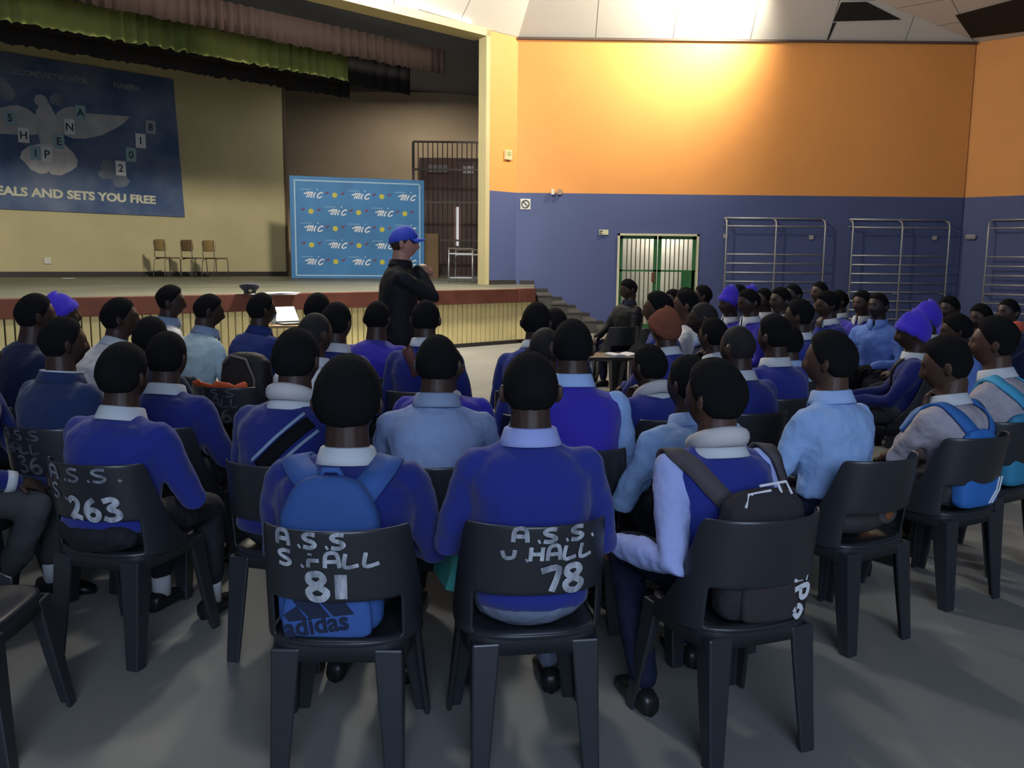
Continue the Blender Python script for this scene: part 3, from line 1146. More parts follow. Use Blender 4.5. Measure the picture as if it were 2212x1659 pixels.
obj('dark_symbol', q, ink_m, r)
r, s, h = plate('bulkhead_light', 2098, 512, 25, 12, 0.09, mat('dull_grey', (0.3, 0.3, 0.32), 0.5), 'oval grey bulkhead lamp on the blue wall beyond the room corner', 'light', WR, nR3, R3, 0.05)
for u, v, lb in ((1567, 510, 'small grey socket behind the left upright of the bars by the door'), (1752, 513, 'small pale socket behind the right upright of the bars by the door'), (2018, 514, 'small dark socket inside the middle wall bars, by their right upright')):
    plate('wall_socket', u, v, 9, 9, 0.04, mat('socket_grey', (0.4, 0.38, 0.36), 0.6), lb, 'socket')


bake()
# ------------------------------------------------------------------ moulded plastic chair
CH_T, CH_R = 0.80, 0.228


def chair_y(x, z):
    """rear surface of the back shell"""
    k = min(abs(x) / CH_R, 1.0)
    t = math.asin(min(k, 0.9999) ** 1.25) / (math.pi / 2)
    return -0.19 * math.cos(t * math.pi / 2) ** 0.75 - 0.20 * (z - 0.44) * (1 - 0.64 * t)


def chair_mesh_back():
    mb = MB()
    na, nr = 54, 12
    rs = [0, 0.05, 0.10, 0.22, 0.34, 0.40, 0.45, 0.55, 0.70, 0.85, 0.95, 1.0]
    idx = {}
    for i in range(na + 1):
        a = -1.2 + 2.4 * i / na                     # half angle in units of 90 deg
        t = min(abs(a), 1.0)
        x = CH_R * math.copysign(math.sin(t * math.pi / 2) ** 0.8, a)
        y = -0.19 * max(math.cos(t * math.pi / 2), 0) ** 0.75
        if abs(a) > 1:
            y = (abs(a) - 1) * 0.42
            x = math.copysign(CH_R - 0.012 * (abs(a) - 1), a)
        q = abs(a)
        if q < 0.70:
            top = CH_T - 0.006 * (q / 0.70) ** 2
        else:
            w = min((q - 0.70) / 0.50, 1)
            top = CH_T - 0.006 - (CH_T - 0.465) * (0.45 * w * w * (3 - 2 * w) + 0.55 * (1 - (1 - w) ** 2.2) * min(w * 5, 1))
        for j, r in enumerate(rs):
            z = 0.425 + (top - 0.425) * r
            fl_ = 1.0
            yy = y - 0.20 * (z - 0.44) * max(0.0, 1 - abs(a) * 0.64) * fl_
            idx[i, j] = len(mb.v)
            mb.v.append((x, yy, z))
    for i in range(na):
        a = abs(-1.2 + 2.4 * (i + 0.5) / na)
        for j in range(nr - 1):
            if a < 0.58 and 1 <= j < 5:
                continue
            mb.f.append((idx[i, j], idx[i + 1, j], idx[i + 1, j + 1], idx[i, j + 1]))
    return mb


def make_chair():
    r = empty('plastic_chair', (0, 0, 0))
    obj('backrest', chair_mesh_back(), black_pl, r, True, solid=0.009, sub=1)
    s = MB()
    n = 40

    def rr(hx, hy, z, cy=0.02, dish=0):
        out = []
        for k in range(n):
            t = 2 * math.pi * k / n
            c, d = math.cos(t), math.sin(t)
            out.append((hx * math.copysign(abs(c) ** 0.45, c), cy + hy * math.copysign(abs(d) ** 0.45, d), z))
        return out
    def skirt(hx, hy, zleg, zmid, cy=0.02):
        out = []
        for (x, y, z) in rr(hx, hy, 0, cy):
            k = min(abs(x) / hx, 1) * min(abs(y - cy) / hy, 1)
            w = max(0.0, (k - 0.62) / 0.3)
            out.append((x, y, zmid + (zleg - zmid) * min(w, 1.0)))
        return out
    s.rings([rr(0.20, 0.19, 0.421), rr(0.207, 0.197, 0.43), rr(0.205, 0.195, 0.442), rr(0.19, 0.18, 0.446), rr(0.16, 0.15, 0.438), rr(0.02, 0.02, 0.432)])
    s.rings([rr(0.206, 0.196, 0.432), skirt(0.213, 0.203, 0.33, 0.378), skirt(0.206, 0.196, 0.33, 0.379), rr(0.199, 0.189, 0.425)], cap=False)
    obj('seat', s, black_pl, r, True)
    for sx in (-1, 1):
        for sy in (-1, 1):
            L = MB()
            rg = []
            for z, w, o_ in ((0.415, 0.085, 0.0), (0.30, 0.076, 0.25), (0.15, 0.064, 0.6), (0.0, 0.052, 1.0)):
                cx, cy = sx * ((0.202 if sy > 0 else 0.194) + o_ * (0.035 if sy > 0 else 0.004)), 0.02 + sy * (0.198 + o_ * (0.05 if sy > 0 else 0.035))
                t = 0.016
                rg.append([(cx, cy, z), (cx - sx * w, cy, z), (cx - sx * w, cy - sy * t, z), (cx - sx * t, cy - sy * t, z),
                           (cx - sx * t, cy - sy * w, z), (cx, cy - sy * w, z)])
            L.rings(rg)
            obj('leg', L, black_pl, r, bev=0.006)
    return r


CHAIR = make_chair()
bake()
CHAIR_USED = [False]


def place_chair(x, y, hd, label, group='black plastic chairs'):
    if CHAIR_USED[0]:
        c = dup(CHAIR, (x, y, 0), -hd)
    else:
        c = CHAIR
        CHAIR_USED[0] = True
        c.location = (float(x), float(y), 0)
        c.rotation_euler = (0, 0, -hd)
    tag(c, label, 'chair', group)
    return c


def chair_paint(c, lines, m=None):
    """white brush lettering on the rear of the back panel; seen from behind"""
    for (s, x, z, w, h, lw) in lines:
        p = MB()
        fn = lambda a, b, t: (a, chair_y(a, b) - 0.0075 - t, b)
        strokes(p, s, x, z, w, h, lw, fn, 0.28, 0.0012)
        obj('painted_lettering', p, m or paint_m, c)


# ------------------------------------------------------------------ people
HA, HB_, HC = 0.082, 0.099, 0.118


def ss(x):
    x = np.clip(x, 0, 1)
    return x * x * (3 - 2 * x)


def head_fn(az, el, face=1.0):
    """az from the front (+y) towards +x, el upwards; arrays"""
    dx, dy, dz = np.cos(el) * np.sin(az), np.cos(el) * np.cos(az), np.sin(el)
    x, y, z = HA * dx, HB_ * dy, HC * dz
    t = np.clip(-z / HC, 0, 1)
    x = x * (1 - 0.30 * t ** 1.4)
    back = np.clip(-dy, 0, 1)
    front = np.clip(dy, 0, 1)
    y = y * (1 - 0.42 * t * (back > 0) * ss(back * 2)) * (1 - 0.10 * t ** 2 * ss(front * 2))
    y = y - 0.006 * ss(back) * np.clip(1 - np.abs(z - 0.03) / 0.08, 0, 1)
    fm = ss(front * 1.6 - 0.3) * face
    g = lambda a, s: np.exp(-(a / s) ** 2)
    ax = np.abs(x)
    nose = g(x, 0.0135) * ss((0.030 - z) / 0.06) * ss((z + 0.050) / 0.012)
    y = y + fm * 0.026 * nose
    y = y + fm * 0.006 * g(ax - 0.013, 0.010) * g(z + 0.036, 0.010)
    y = y - fm * 0.010 * g(ax - 0.031, 0.015) * g(z - 0.004, 0.012)
    y = y + fm * 0.005 * g(x, 0.05) * g(z - 0.026, 0.011)
    y = y + fm * 0.010 * g(x, 0.024) * (g(z + 0.061, 0.0065) + 0.9 * g(z + 0.077, 0.0075))
    y = y + fm * 0.007 * g(x, 0.022) * g(z + 0.104, 0.014)
    y = y + fm * 0.004 * g(ax - 0.045, 0.018) * g(z + 0.028, 0.018)
    return np.stack([x, y, z], -1)


def head_shell(mb, fn, off=None, nu=48, nv=30, keep=None):
    az = np.linspace(-math.pi, math.pi, nu, endpoint=False)
    el = np.linspace(-math.pi / 2 + 0.03, math.pi / 2 - 0.03, nv)
    A, E = np.meshgrid(az, el)
    P = head_fn(A, E)
    if off is not None:
        d = P / np.linalg.norm(P, axis=-1, keepdims=True)
        O = off(A, E)
        P = P + d * O[..., None]
    pts = P.reshape(-1, 3)
    vs = [fn(p) for p in pts]
    fs = []
    for i in range(nv - 1):
        for j in range(nu):
            k = (j + 1) % nu
            if keep is None or keep(O[i, j], O[i + 1, k]):
                fs.append((i * nu + j, i * nu + k, (i + 1) * nu + k, (i + 1) * nu + j))
    fs.append(tuple((nv - 1) * nu + j for j in range(nu)))
    if keep is None:
        fs.append(tuple(range(nu - 1, -1, -1)))
    mb.add(vs, fs)


def hairline(az, front, temple, nape):
    a = np.abs(az) / math.pi * 180
    return np.radians(np.interp(a, [0, 35, 62, 82, 100, 125, 180], [front, front - 1, temple, 2, -14, nape, nape - 3]))


def hair_off(style):
    def f(az, el):
        d = np.degrees(el - hairline(az, 40, 24, -30))
        if style == 'bald':
            return 0.0028 * ss(d / 10) - 0.004 * (1 - ss((d + 4) / 6))
        if style == 'short':
            th = 0.011
        elif style == 'afro':
            th = 0.021
        elif style == 'flat':
            th = 0.008 + 0.020 * ss((np.degrees(el) - 10) / 35)
        elif style == 'fade':
            th = 0.004 + 0.016 * ss((np.degrees(el) - 2) / 22)
        w = 0.0012 * np.sin(az * 13 + 3 * el * 5) + 0.001 * np.sin(az * 29 + el * 23)
        return (th + w) * ss((d + 2) / 13) - 0.006 * (1 - ss((d + 8) / 8))
    return f


def beanie_off(peak=0.0, tilt=0.0):
    def f(az, el):
        a = np.abs(az) / math.pi * 180
        ln = np.interp(a, [0, 60, 100, 140, 180], [20, 10, -12, -27, -31])
        d = np.degrees(el) - ln
        cuff = 0.008 * ss(d / 3) * (1 - ss((d - 20) / 4))
        ribs = 0.0026 * np.sin(az * 38)
        top = peak * ss((np.degrees(el) - 35) / 50) + tilt * ss(-np.cos(az)) * np.clip(np.sin(el), 0, 1)
        return 0.013 * ss((d + 1) / 3) + cuff + ribs + top - 0.008 * (1 - ss((d + 3) / 4))
    return f


def ik(S, W, l1, l2, pole):
    d = W - S
    L = np.linalg.norm(d)
    u = d / L
    if L > l1 + l2 - 0.01:
        L = l1 + l2 - 0.01
        W = S + u * L
    a = (l1 * l1 - l2 * l2 + L * L) / (2 * L)
    h = math.sqrt(max(l1 * l1 - a * a, 0))
    p = np.array(pole, float)
    p = p - u * np.dot(p, u)
    p /= np.linalg.norm(p) + 1e-9
    return S + u * a + p * h, W


def hand(mb, W, d, pn, side, curl=0.5, k=1.0):
    """palm, four bent fingers of different length and a thumb off the side"""
    d = d / np.linalg.norm(d)
    pn = pn - d * np.dot(pn, d)
    pn /= np.linalg.norm(pn)
    ac = np.cross(d, pn) * side
    B = np.stack([ac, d, pn], -1)
    mb.ell(W + d * 0.048 * k, (0.042 * k, 0.056 * k, 0.017 * k), B, 14, 8)
    for i, (o, L) in enumerate(((-0.031, 0.066), (-0.0105, 0.078), (0.0105, 0.084), (0.031, 0.074))):
        b = W + d * (0.090 - abs(o) * 0.2) * k + ac * o * k
        c1_, c2_ = curl * 0.7, curl * 1.7
        m1 = b + (d * math.cos(c1_) + pn * math.sin(c1_) + ac * o * 1.2) * L * 0.5 * k
        m2 = m1 + (d * math.cos(c2_) + pn * math.sin(c2_)) * L * 0.32 * k
        c3_ = curl * 2.4
        m3 = m2 + (d * math.cos(c3_) + pn * math.sin(c3_)) * L * 0.24 * k
        mb.cap_tube([b - d * 0.012, b, m1, m2, m3], [0.0095 * k, 0.0095 * k, 0.009 * k, 0.0085 * k, 0.0072 * k], 8)
    t0 = W + d * 0.022 * k + ac * 0.030 * k
    t1 = t0 + (d * 0.55 + ac * 0.75 + pn * 0.3) * 0.036 * k
    t2 = t1 + (d * 0.85 + ac * 0.25 + pn * (0.2 + 0.5 * curl)) * 0.032 * k
    mb.cap_tube([t0 - ac * 0.01, t0, t1, t2], [0.013 * k, 0.0125 * k, 0.011 * k, 0.0085 * k], 8)


SKIN = [mat('skin_a', (0.050, 0.026, 0.018), 0.5, var=0.12, vscale=9, spec=0.35),
        mat('skin_b', (0.036, 0.020, 0.015), 0.5, var=0.12, vscale=9, spec=0.35),
        mat('skin_c', (0.085, 0.042, 0.027), 0.5, var=0.12, vscale=9, spec=0.35),
        mat('skin_pale', (0.55, 0.26, 0.18), 0.5, var=0.10, vscale=12, spec=0.35)]
hair_m = mat('black_hair', (0.0085, 0.0080, 0.0085), 0.95, spec=0.12, bump=0.6, bscale=260)
grey_hair = mat('cropped_hair', (0.020, 0.018, 0.018), 0.8, spec=0.2, bump=0.3, bscale=260)
brown_hair = mat('brown_hair', (0.05, 0.03, 0.02), 0.8, spec=0.2, bump=0.5, bscale=200)
eye_m = mat('eye_white', (0.45, 0.42, 0.40), 0.3)
iris_m = mat('eye_iris', (0.01, 0.007, 0.006), 0.2)
knit = dict(rough=0.9, bump=0.35, bscale=240, folds=0.9, fscale=6.5, spec=0.15, sheen=0.15)
cot = dict(rough=0.85, bump=0.1, bscale=300, folds=1.0, fscale=9, spec=0.2)
CLOTH = {
    'royal': mat('royal_knit', (0.018, 0.029, 0.22), **knit), 'violet': mat('violet_knit', (0.036, 0.027, 0.36), **knit),
    'deep': mat('deep_knit', (0.013, 0.021, 0.155), **knit), 'navy': mat('navy_wool', (0.010, 0.016, 0.055), **knit),
    'blazer': mat('blazer_wool', (0.016, 0.030, 0.095), **knit), 'jacketblue': mat('blue_drill', (0.022, 0.038, 0.16), **cot),
    'white': mat('white_cotton', (0.76, 0.74, 0.72), **cot), 'lightblue': mat('light_blue_cotton', (0.30, 0.45, 0.74), **cot),
    'midblue': mat('mid_blue_cotton', (0.15, 0.25, 0.62), **cot), 'greyblue': mat('grey_blue_cotton', (0.24, 0.31, 0.50), **cot),
    'mint': mat('pale_mint_cotton', (0.42, 0.55, 0.60), **cot), 'lilac': mat('lilac_cotton', (0.36, 0.42, 0.74), **cot),
    'black': mat('black_jacket', (0.012, 0.012, 0.014), 0.7, folds=0.8, fscale=7, spec=0.25), 'darkshirt': mat('dark_shirt', (0.03, 0.035, 0.06), **cot),
    'greywhite': mat('grey_white_cotton', (0.40, 0.36, 0.40), **cot),
}
TRS = {'grey': mat('grey_trousers', (0.060, 0.062, 0.066), **cot), 'charcoal': mat('charcoal_trousers', (0.020, 0.021, 0.026), **cot),
       'navy': mat('navy_trousers', (0.010, 0.013, 0.035), **cot), 'pale': mat('washed_trousers', (0.16, 0.19, 0.27), **cot)}
shoe_m = mat('black_leather', (0.012, 0.012, 0.012), 0.35)
sock_m = mat('white_sock', (0.6, 0.6, 0.64), 0.9)
collar_w = mat('collar_white', (0.58, 0.60, 0.63), 0.85, bump=0.1, bscale=300)
collar_lb = mat('collar_light_blue', (0.36, 0.50, 0.80), 0.85)
hood_w = mat('hood_fleece', (0.56, 0.53, 0.52), 0.95, bump=0.4, bscale=160)
COLL = {'white': collar_w, 'lb': collar_lb, 'lilac': mat('collar_lilac', (0.33, 0.38, 0.72), 0.85), 'mid': mat('collar_mid_blue', (0.15, 0.25, 0.60), 0.85),
        'dark': CLOTH['darkshirt'], 'grey': mat('collar_grey', (0.24, 0.31, 0.44), 0.85), 'jacketblue': CLOTH['jacketblue'], 'black': CLOTH['black']}
PEOPLE = {}
PB_IN = MB


def rotz(a):
    return np.array([[math.cos(a), -math.sin(a), 0], [math.sin(a), math.cos(a), 0], [0, 0, 1]])


def rotx(a):
    return np.array([[1, 0, 0], [0, math.cos(a), -math.sin(a)], [0, math.sin(a), math.cos(a)]])


def roty(a):
    return np.array([[math.cos(a), 0, math.sin(a)], [0, 1, 0], [-math.sin(a), 0, math.cos(a)]])


def person(key, u, v, D, hd, desc, hy=0, hp=0, hr=0, lean=10, side=0.0, top='jumper', tc='royal', collar='white', hair='short',
           arms=('lap', 'lap'), face=False, bw=1.0, skin=0, tr='charcoal', near=0, stand=False, chair=True, cyaw=None,
           coff=0.07, vest=None, W=None, label=None, legs=True, hat=None, hatm=None, hpeak=0.0, piping=False, sock=False, hs=1.0, hands=True,
           feet=None, clabel=None, hk=1.0, cxy=None, al=(0.285, 0.255)):
    hd, hy, hp, lean, hr = (math.radians(q) for q in (hd, hy, hp, lean, hr))
    hth = {'bald': 0.003, 'short': 0.011, 'afro': 0.021, 'flat': 0.026, 'fade': 0.018}[hair] * hs
    if hat is not None:
        hth = 0.015 + hpeak
    top_p = at(u, v, D)
    hipz = 0.94 if stand else 0.535
    Cw = top_p - ZV * (HC * hk + hth)
    hz = Cw[2]
    p3z = hz - 0.165 * hk
    ca = math.cos(lean * 0.85)
    L = min(max((p3z - hipz) / ca, 0.36), 0.64)
    # spine
    N = 20
    sp = [np.array((0.0, 0.0, 0.0))]
    for i in range(N):
        t = (i + 0.5) / N
        a = lean * (0.35 + 1.0 * t)
        sp.append(sp[-1] + np.array((side * 0.5 * t * 2, math.sin(a), math.cos(a))) * (L / N))
    sp = np.array(sp)
    sp[:, 2] += p3z - sp[-1, 2]                # head height is fixed by the photograph
    if not stand:
        k_ = np.linspace(1, 0, N + 1)
        sp[:, 2] += k_ * (hipz - sp[0, 2])
    SPt = lambda t: np.array([np.interp(t * N, range(N + 1), sp[:, c]) for c in range(3)])
    P3 = sp[-1]
    Cl = P3 + np.array((0, 0.022 + 0.03 * math.sin(lean), 0.165 * hk))
    Cl[2] = hz
    Rw = rotz(-hd)
    rootw = Cw - Rw @ Cl
    root_loc = (rootw[0], rootw[1], 0.0)
    ax = sp[-1] - sp[-4]
    ax /= np.linalg.norm(ax)
    Rh = rotz(-hy) @ roty(hr) @ rotx(-hp)
    hfn = lambda p: Cl + Rh @ (p * hk)
    # ---- body
    b = MB()
    head_shell(b, hfn)
    for sx in (-1, 1):
        B = Rh @ rotz(sx * 0.70)
        c = hfn(np.array((sx * 0.0885, -0.012, -0.008)))
        b.ell(c, (0.010, 0.021, 0.032), B, 12, 8)
        b.ell(c + Rh @ np.array((sx * 0.006, -0.012, 0.004)), (0.007, 0.013, 0.027), Rh @ rotz(sx * 0.95), 10, 8)
    nk = 0.062 * (0.6 + 0.4 * bw)
    b.tube([SPt(0.9), P3 + np.array((0, 0, 0.02)), Cl + Rh @ np.array((0, -0.022, -0.075)), Cl + Rh @ np.array((0, -0.018, -0.02))],
           [0.07, nk * 1.12, nk, nk * 0.95], 14)
    b.tube([SPt(t) for t in (0.02, 0.3, 0.6, 0.92)], [0.09, 0.075, 0.085, 0.065], 10)
    ub = (sp[-1] - sp[int(N * 0.4)])
    ub /= np.linalg.norm(ub)
    bk = np.cross(np.array((1.0, 0, 0)), ub)
    sh, el, wr, hdv = {}, {}, {}, {}
    shz = SPt(0.80)
    for i, sx in enumerate((-1, 1)):
        S = shz + np.array((sx * 0.168 * bw, 0.005, 0.015))
        pz = arms[i]
        pole = (sx * 0.95, -0.65, -0.5)
        if W and W.get(sx) is not None:
            Wp, pole = np.array(W[sx][0], float), W[sx][1]
            hdir = np.array(W[sx][2], float) if len(W[sx]) > 2 else None
        else:
            hdir = None
            if pz == 'lap':
                Wp = np.array((sx * 0.085, 0.27 + 0.2 * math.sin(lean), 0.625))
            elif pz == 'knee':
                Wp = np.array((sx * 0.14, 0.36, 0.60))
            elif pz == 'chin':
                Wp = Cl + Rh @ np.array((sx * 0.03, 0.12, -0.21))
                pole = (sx * 0.5, 0.3, -1)
                hdir = Cl + Rh @ np.array((sx * 0.02, 0.09, -0.10)) - Wp
            elif pz == 'fold':
                Wp = SPt(0.5) + np.array((-sx * 0.02, 0.20, -0.02))
                hdir = np.array((-sx * 1.0, 0.15, 0.1))
            elif pz == 'down':
                Wp = S + np.array((sx * 0.06, 0.06, -0.52))
        E, Wp = ik(S, Wp, al[0], al[1], pole)
        sh[sx], el[sx], wr[sx] = S, E, Wp
        if hdir is None:
            hdir = (Wp - E) + np.array((-sx * 0.08, 0.05, -0.03))
        hdv[sx] = hdir / np.linalg.norm(hdir)
        b.tube([shz + np.array((0, 0, 0.01)), S, E, Wp], [0.05, 0.036, 0.032, 0.026], 10)
        b.tube([E * 0.3 + Wp * 0.7, Wp, Wp + hdv[sx] * 0.02], [0.028, 0.026, 0.026], 10)
        if hands:
            pn = np.array((-sx * 0.4, -0.1, -1.0)) if pz not in ('chin', 'fold') else np.array((-sx * 0.3, -1.0, 0.2))
            hand(b, Wp, hdv[sx], pn, -sx, 1.15 if stand else 0.55 if pz != 'chin' else 1.0)
    # legs
    hipx, kn, an = {}, {}, {}
    for sx in (-1, 1):
        H0 = sp[0] + np.array((sx * 0.095, 0.0, -0.01))
        if stand:
            K, A_ = np.array((sx * 0.11, 0.03, 0.50)), np.array((sx * 0.12, -0.01, 0.09))
        elif feet and sx in feet:
            K, A_ = np.array(feet[sx][0], float), np.array(feet[sx][1], float)
        else:
            K, A_ = np.array((sx * 0.125, 0.44, 0.485)), np.array((sx * 0.13, 0.43, 0.09))
        hipx[sx], kn[sx], an[sx] = H0, K, A_
        b.tube([H0, K, A_], [0.05, 0.04, 0.034], 8)
        b.tube([A_ + np.array((0, -0.02, 0)), A_ + np.array((0, 0.05, -0.045))], [0.036, 0.03], 8)
    vox = 0.0055 if near == 2 else 0.0070 if near else 0.0085
    root = obj('person', b, SKIN[skin], None, True, root_loc, -hd, rem=vox, smo=2)
    tag(root, label or ('person in ' + desc), 'person')
    if not stand:
        root['group'] = 'seated audience'
    # ---- eyes
    if face:
        for sx in (-1, 1):
            e = MB()
            c = np.array((sx * 0.031, 0.0735, 0.004))
            e.ell(c, (0.012, 0.012, 0.0105), None, 14, 12)
            e.v = [f3(hfn(np.array(p))) for p in e.v]
            ob = obj('eye', e, eye_m, root, True)
            ob.data.materials.append(iris_m)
            for pl_ in ob.data.polygons:
                q = Vector((0, 0, 0))
                for vi in pl_.vertices:
                    q += Vector(ob.data.vertices[vi].co)
                q = np.array(q / len(pl_.vertices)) - hfn(c)
                q = Rh.T @ q
                if q[1] > 0.0085 * hk:
                    pl_.material_index = 1
            br = MB()
            br.tube([hfn(np.array((sx * x, y, z))) for x, y, z in ((0.014, 0.094, 0.0245), (0.028, 0.0905, 0.029), (0.045, 0.0785, 0.025))], [0.0035, 0.0045, 0.0025], 6, flat=0.8)
            obj('eyebrow', br, hair_m if skin < 3 else brown_hair, root, True)
    # ---- hair or hat
    if hat is None:
        h = MB()
        ho = hair_off(hair)
        head_shell(h, hfn, (lambda A, E: ho(A, E) * (hs if hair != 'bald' else 1)), 56, 36, keep=lambda a, c: max(a, c) > -0.0045)
        obj('hair', h, hatm or (hair_m if hair != 'bald' else grey_hair), root, True)
    elif hat == 'beanie':
        h = MB()
        head_shell(h, hfn, beanie_off(hpeak, 0.018), 114, 34, keep=lambda a, c: max(a, c) > -0.005)
        obj('beanie', h, hatm, root, True)
    elif hat == 'cap':
        h = MB()

        def co(az, el):
            d = np.degrees(el) - np.interp(np.abs(az) / math.pi * 180, [0, 60, 120, 180], [22, 17, 4, -2])
            return 0.013 * ss(d / 4 + 0.5) + 0.008 * ss(np.degrees(el) / 50) * ss(np.cos(az) + 0.4) - 0.006 * (1 - ss((d + 3) / 4))
        head_shell(h, hfn, co, 56, 34, keep=lambda a, c: max(a, c) > -0.004)
        cap_o = obj('cap', h, hatm, root, True)
        w = MB()
        g1, g2 = [], []
        for t in np.linspace(-1.25, 1.25, 18):
            base = np.array((0.083 * math.sin(t), 0.086 * math.cos(t) + 0.006, 0.050 - 0.006 * abs(t)))
            tip = np.array((0.074 * math.sin(t), 0.086 * math.cos(t) + 0.085 * math.cos(t * 0.95) ** 0.6 if abs(t) < 1.5 else 0.09, 0.034 - 0.028 * t * t / 1.5))
            g1.append((base, tip))
        rg = [[hfn(a_), hfn(c_), hfn(c_ - np.array((0, 0, 0.004))), hfn(a_ - np.array((0, 0, 0.005)))] for a_, c_ in g1]
        w.rings(rg)
        obj('peak', w, hatm, cap_o, True)
        lg_ = MB()
        lg_.box((0, 0, 0), (0.03, 0.004, 0.012))
        lg_.v = [f3(hfn(np.array((p[0], p[1] + 0.107, p[2] + 0.073)))) for p in lg_.v]
        obj('cap_emblem', lg_, white_m, cap_o)
        h = MB()
        ho = hair_off('short')
        head_shell(h, hfn, lambda A, E: np.where(E < 0.35, ho(A, E) * 0.4, -0.01), 48, 30, keep=lambda a, c: max(a, c) > -0.003)
        obj('hair', h, brown_hair, root, True)
    # ---- upper garment
    g = MB()
    inf = {'jumper': 0.012, 'shirt': 0.002, 'blazer': 0.016, 'jacket': 0.018, 'vest': 0.010}[top]
    prof = ((-0.10 if stand else -0.06, .165, .118), (0.0, .172, .128), (0.12, .166, .124), (0.3, .158, .118), (0.5, .170, .126), (0.68, .182, .128), (0.80, .180, .116), (0.90, .142, .094), (0.97, .092, .074), (1.0, .072, .064))
    rg = []
    for t, rx, ry in prof:
        if top == 'shirt' and t < 0.1:
            continue
        c = SPt(max(t, 0)) + (np.array((0, 0, t * L)) if t < 0 else 0)
        f = bw * (1 if t < .95 else 0.6 + 0.4 / bw * bw)
        i_ = (inf if t < .96 else inf * 0.6) + (0.010 if t < 0.3 and top == 'shirt' else 0)
        tl = ub * 0
        ring = []
        for j in range(24):
            th = 2 * math.pi * j / 24
            cx_, sy_ = math.cos(th), math.sin(th)
            e = 0.85
            px = (rx * f + i_) * math.copysign(abs(cx_) ** e, cx_)
            py = (ry * (0.5 + 0.5 * bw) + i_) * math.copysign(abs(sy_) ** e, sy_)
            loc_b = np.array((0, math.cos(lean * (0.35 + max(t, 0))), -math.sin(lean * (0.35 + max(t, 0)))))
            ring.append(c + np.array((px, 0, 0)) + loc_b * py)
        rg.append(ring)
    g.rings(rg)
    sl_r = {'jumper': (.066, .060, .050, .042), 'shirt': (.060, .054, .047, .040), 'blazer': (.068, .062, .052, .046), 'jacket': (.070, .064, .054, .048), 'vest': (.058, .052, .045, .038)}[top]
    slv = {}
    for sx in (-1, 1):
        S, E, Wp = sh[sx], el[sx], wr[sx]
        g.tube([SPt(0.97), shz + (S - shz) * 0.6 + np.array((0, 0, 0.012)), S + (S - shz) * 0.04 + np.array((0, 0, -0.010))], [0.058, 0.064, sl_r[0]], 14)
        if top != 'vest':
            g.cap_tube([S, S * 0.5 + E * 0.5, E, E * 0.45 + Wp * 0.55, Wp], [sl_r[0], sl_r[1], sl_r[2] * 1.04, sl_r[2] * 0.96, sl_r[3]], 14)
    gname = {'jumper': 'jumper', 'shirt': 'shirt', 'blazer': 'blazer', 'jacket': 'jacket', 'vest': 'knit_vest'}[top]
    gv = 0.0095 if near else 0.013
    obj(gname, g, CLOTH[tc], root, True, rem=gv, smo=2, dis=(0.030, 0.10) if top == 'shirt' else (0.022, 0.13))
    if top == 'vest':
        for sx in (-1, 1):
            q = MB()
            S, E, Wp = sh[sx], el[sx], wr[sx]
            q.cap_tube([S + np.array((0, 0, 0.0)), S * 0.5 + E * 0.5, E, E * 0.45 + Wp * 0.55, Wp], [.063, .060, .056, .052, .042], 16)
            obj('shirt_sleeve', q, CLOTH[vest], root, True, rem=0.010, smo=2, dis=(0.022, 0.09))
    else:
        # cuffs
        if top in ('shirt', 'jumper') and near:
            for sx in (-1, 1):
                q = MB()
                E, Wp = el[sx], wr[sx]
                d = (Wp - E) / np.linalg.norm(Wp - E)
                q.tube([Wp - d * 0.03, Wp + d * 0.008], [sl_r[3] + 0.006, sl_r[3] + 0.004], 16)
                obj('cuff', q, CLOTH[tc] if top == 'shirt' else collar_w, root, True)
    # ---- collar
    up_ = ax * 0.7 + np.array((0, 0, 0.3))
    up_ /= np.linalg.norm(up_)
    xx = np.array((1.0, 0, 0))
    ff = np.cross(up_, xx)
    cb0 = P3 + up_ * 0.012
    if collar in COLL:
        q = MB()
        nn_ = 36
        rg = []
        for j in range(nn_ + 1):
            ph = 0.16 + (2 * math.pi - 0.32) * j / nn_
            fr_ = max(0.0, math.cos(ph))
            pt = ss(np.array((fr_ - 0.72) / 0.25))
            dirv = xx * math.sin(ph) + ff * math.cos(ph)
            rows = [(0.071, -0.030), (0.0705, 0.028), (0.074, 0.034), (0.080, 0.030), (0.090, -0.002 - 0.02 * pt), (0.098, -0.020 - 0.045 * pt)]
            rg.append([cb0 + dirv * (r_ * (1.0 + 0.03 * fr_) * (0.75 + 0.25 * bw)) + up_ * z_ for r_, z_ in rows])
        n6 = len(rg[0])
        vs = [p for r_ in rg for p in r_]
        fs = [(i * n6 + j, i * n6 + j + 1, (i + 1) * n6 + j + 1, (i + 1) * n6 + j) for i in range(nn_) for j in range(n6 - 1)]
        q.add(vs, fs)
        obj('collar', q, COLL[collar], root, True, solid=0.004)
    if collar in ('hood', 'scarf') or hat == 'hoodcollar':
        q = MB()
        pts = []
        for j in range(24):
            ph = 2 * math.pi * j / 24
            bkk = max(0.0, -math.cos(ph))
            pts.append(cb0 + xx * math.sin(ph) * (0.082 + 0.01 * bkk) + ff * (math.cos(ph) * 0.085 - 0.012 * bkk) + up_ * (0.012 + 0.018 * bkk - 0.03 * max(0, math.cos(ph))))
        q.tube(pts, [0.019 + 0.008 * max(0.0, -math.cos(2 * math.pi * j / 24)) for j in range(24)], 12, closed=True, up=(0, 0, 1), flat=1.25)
        obj('hood_collar', q, hood_w, root, True)
        q = MB()
        rg = []
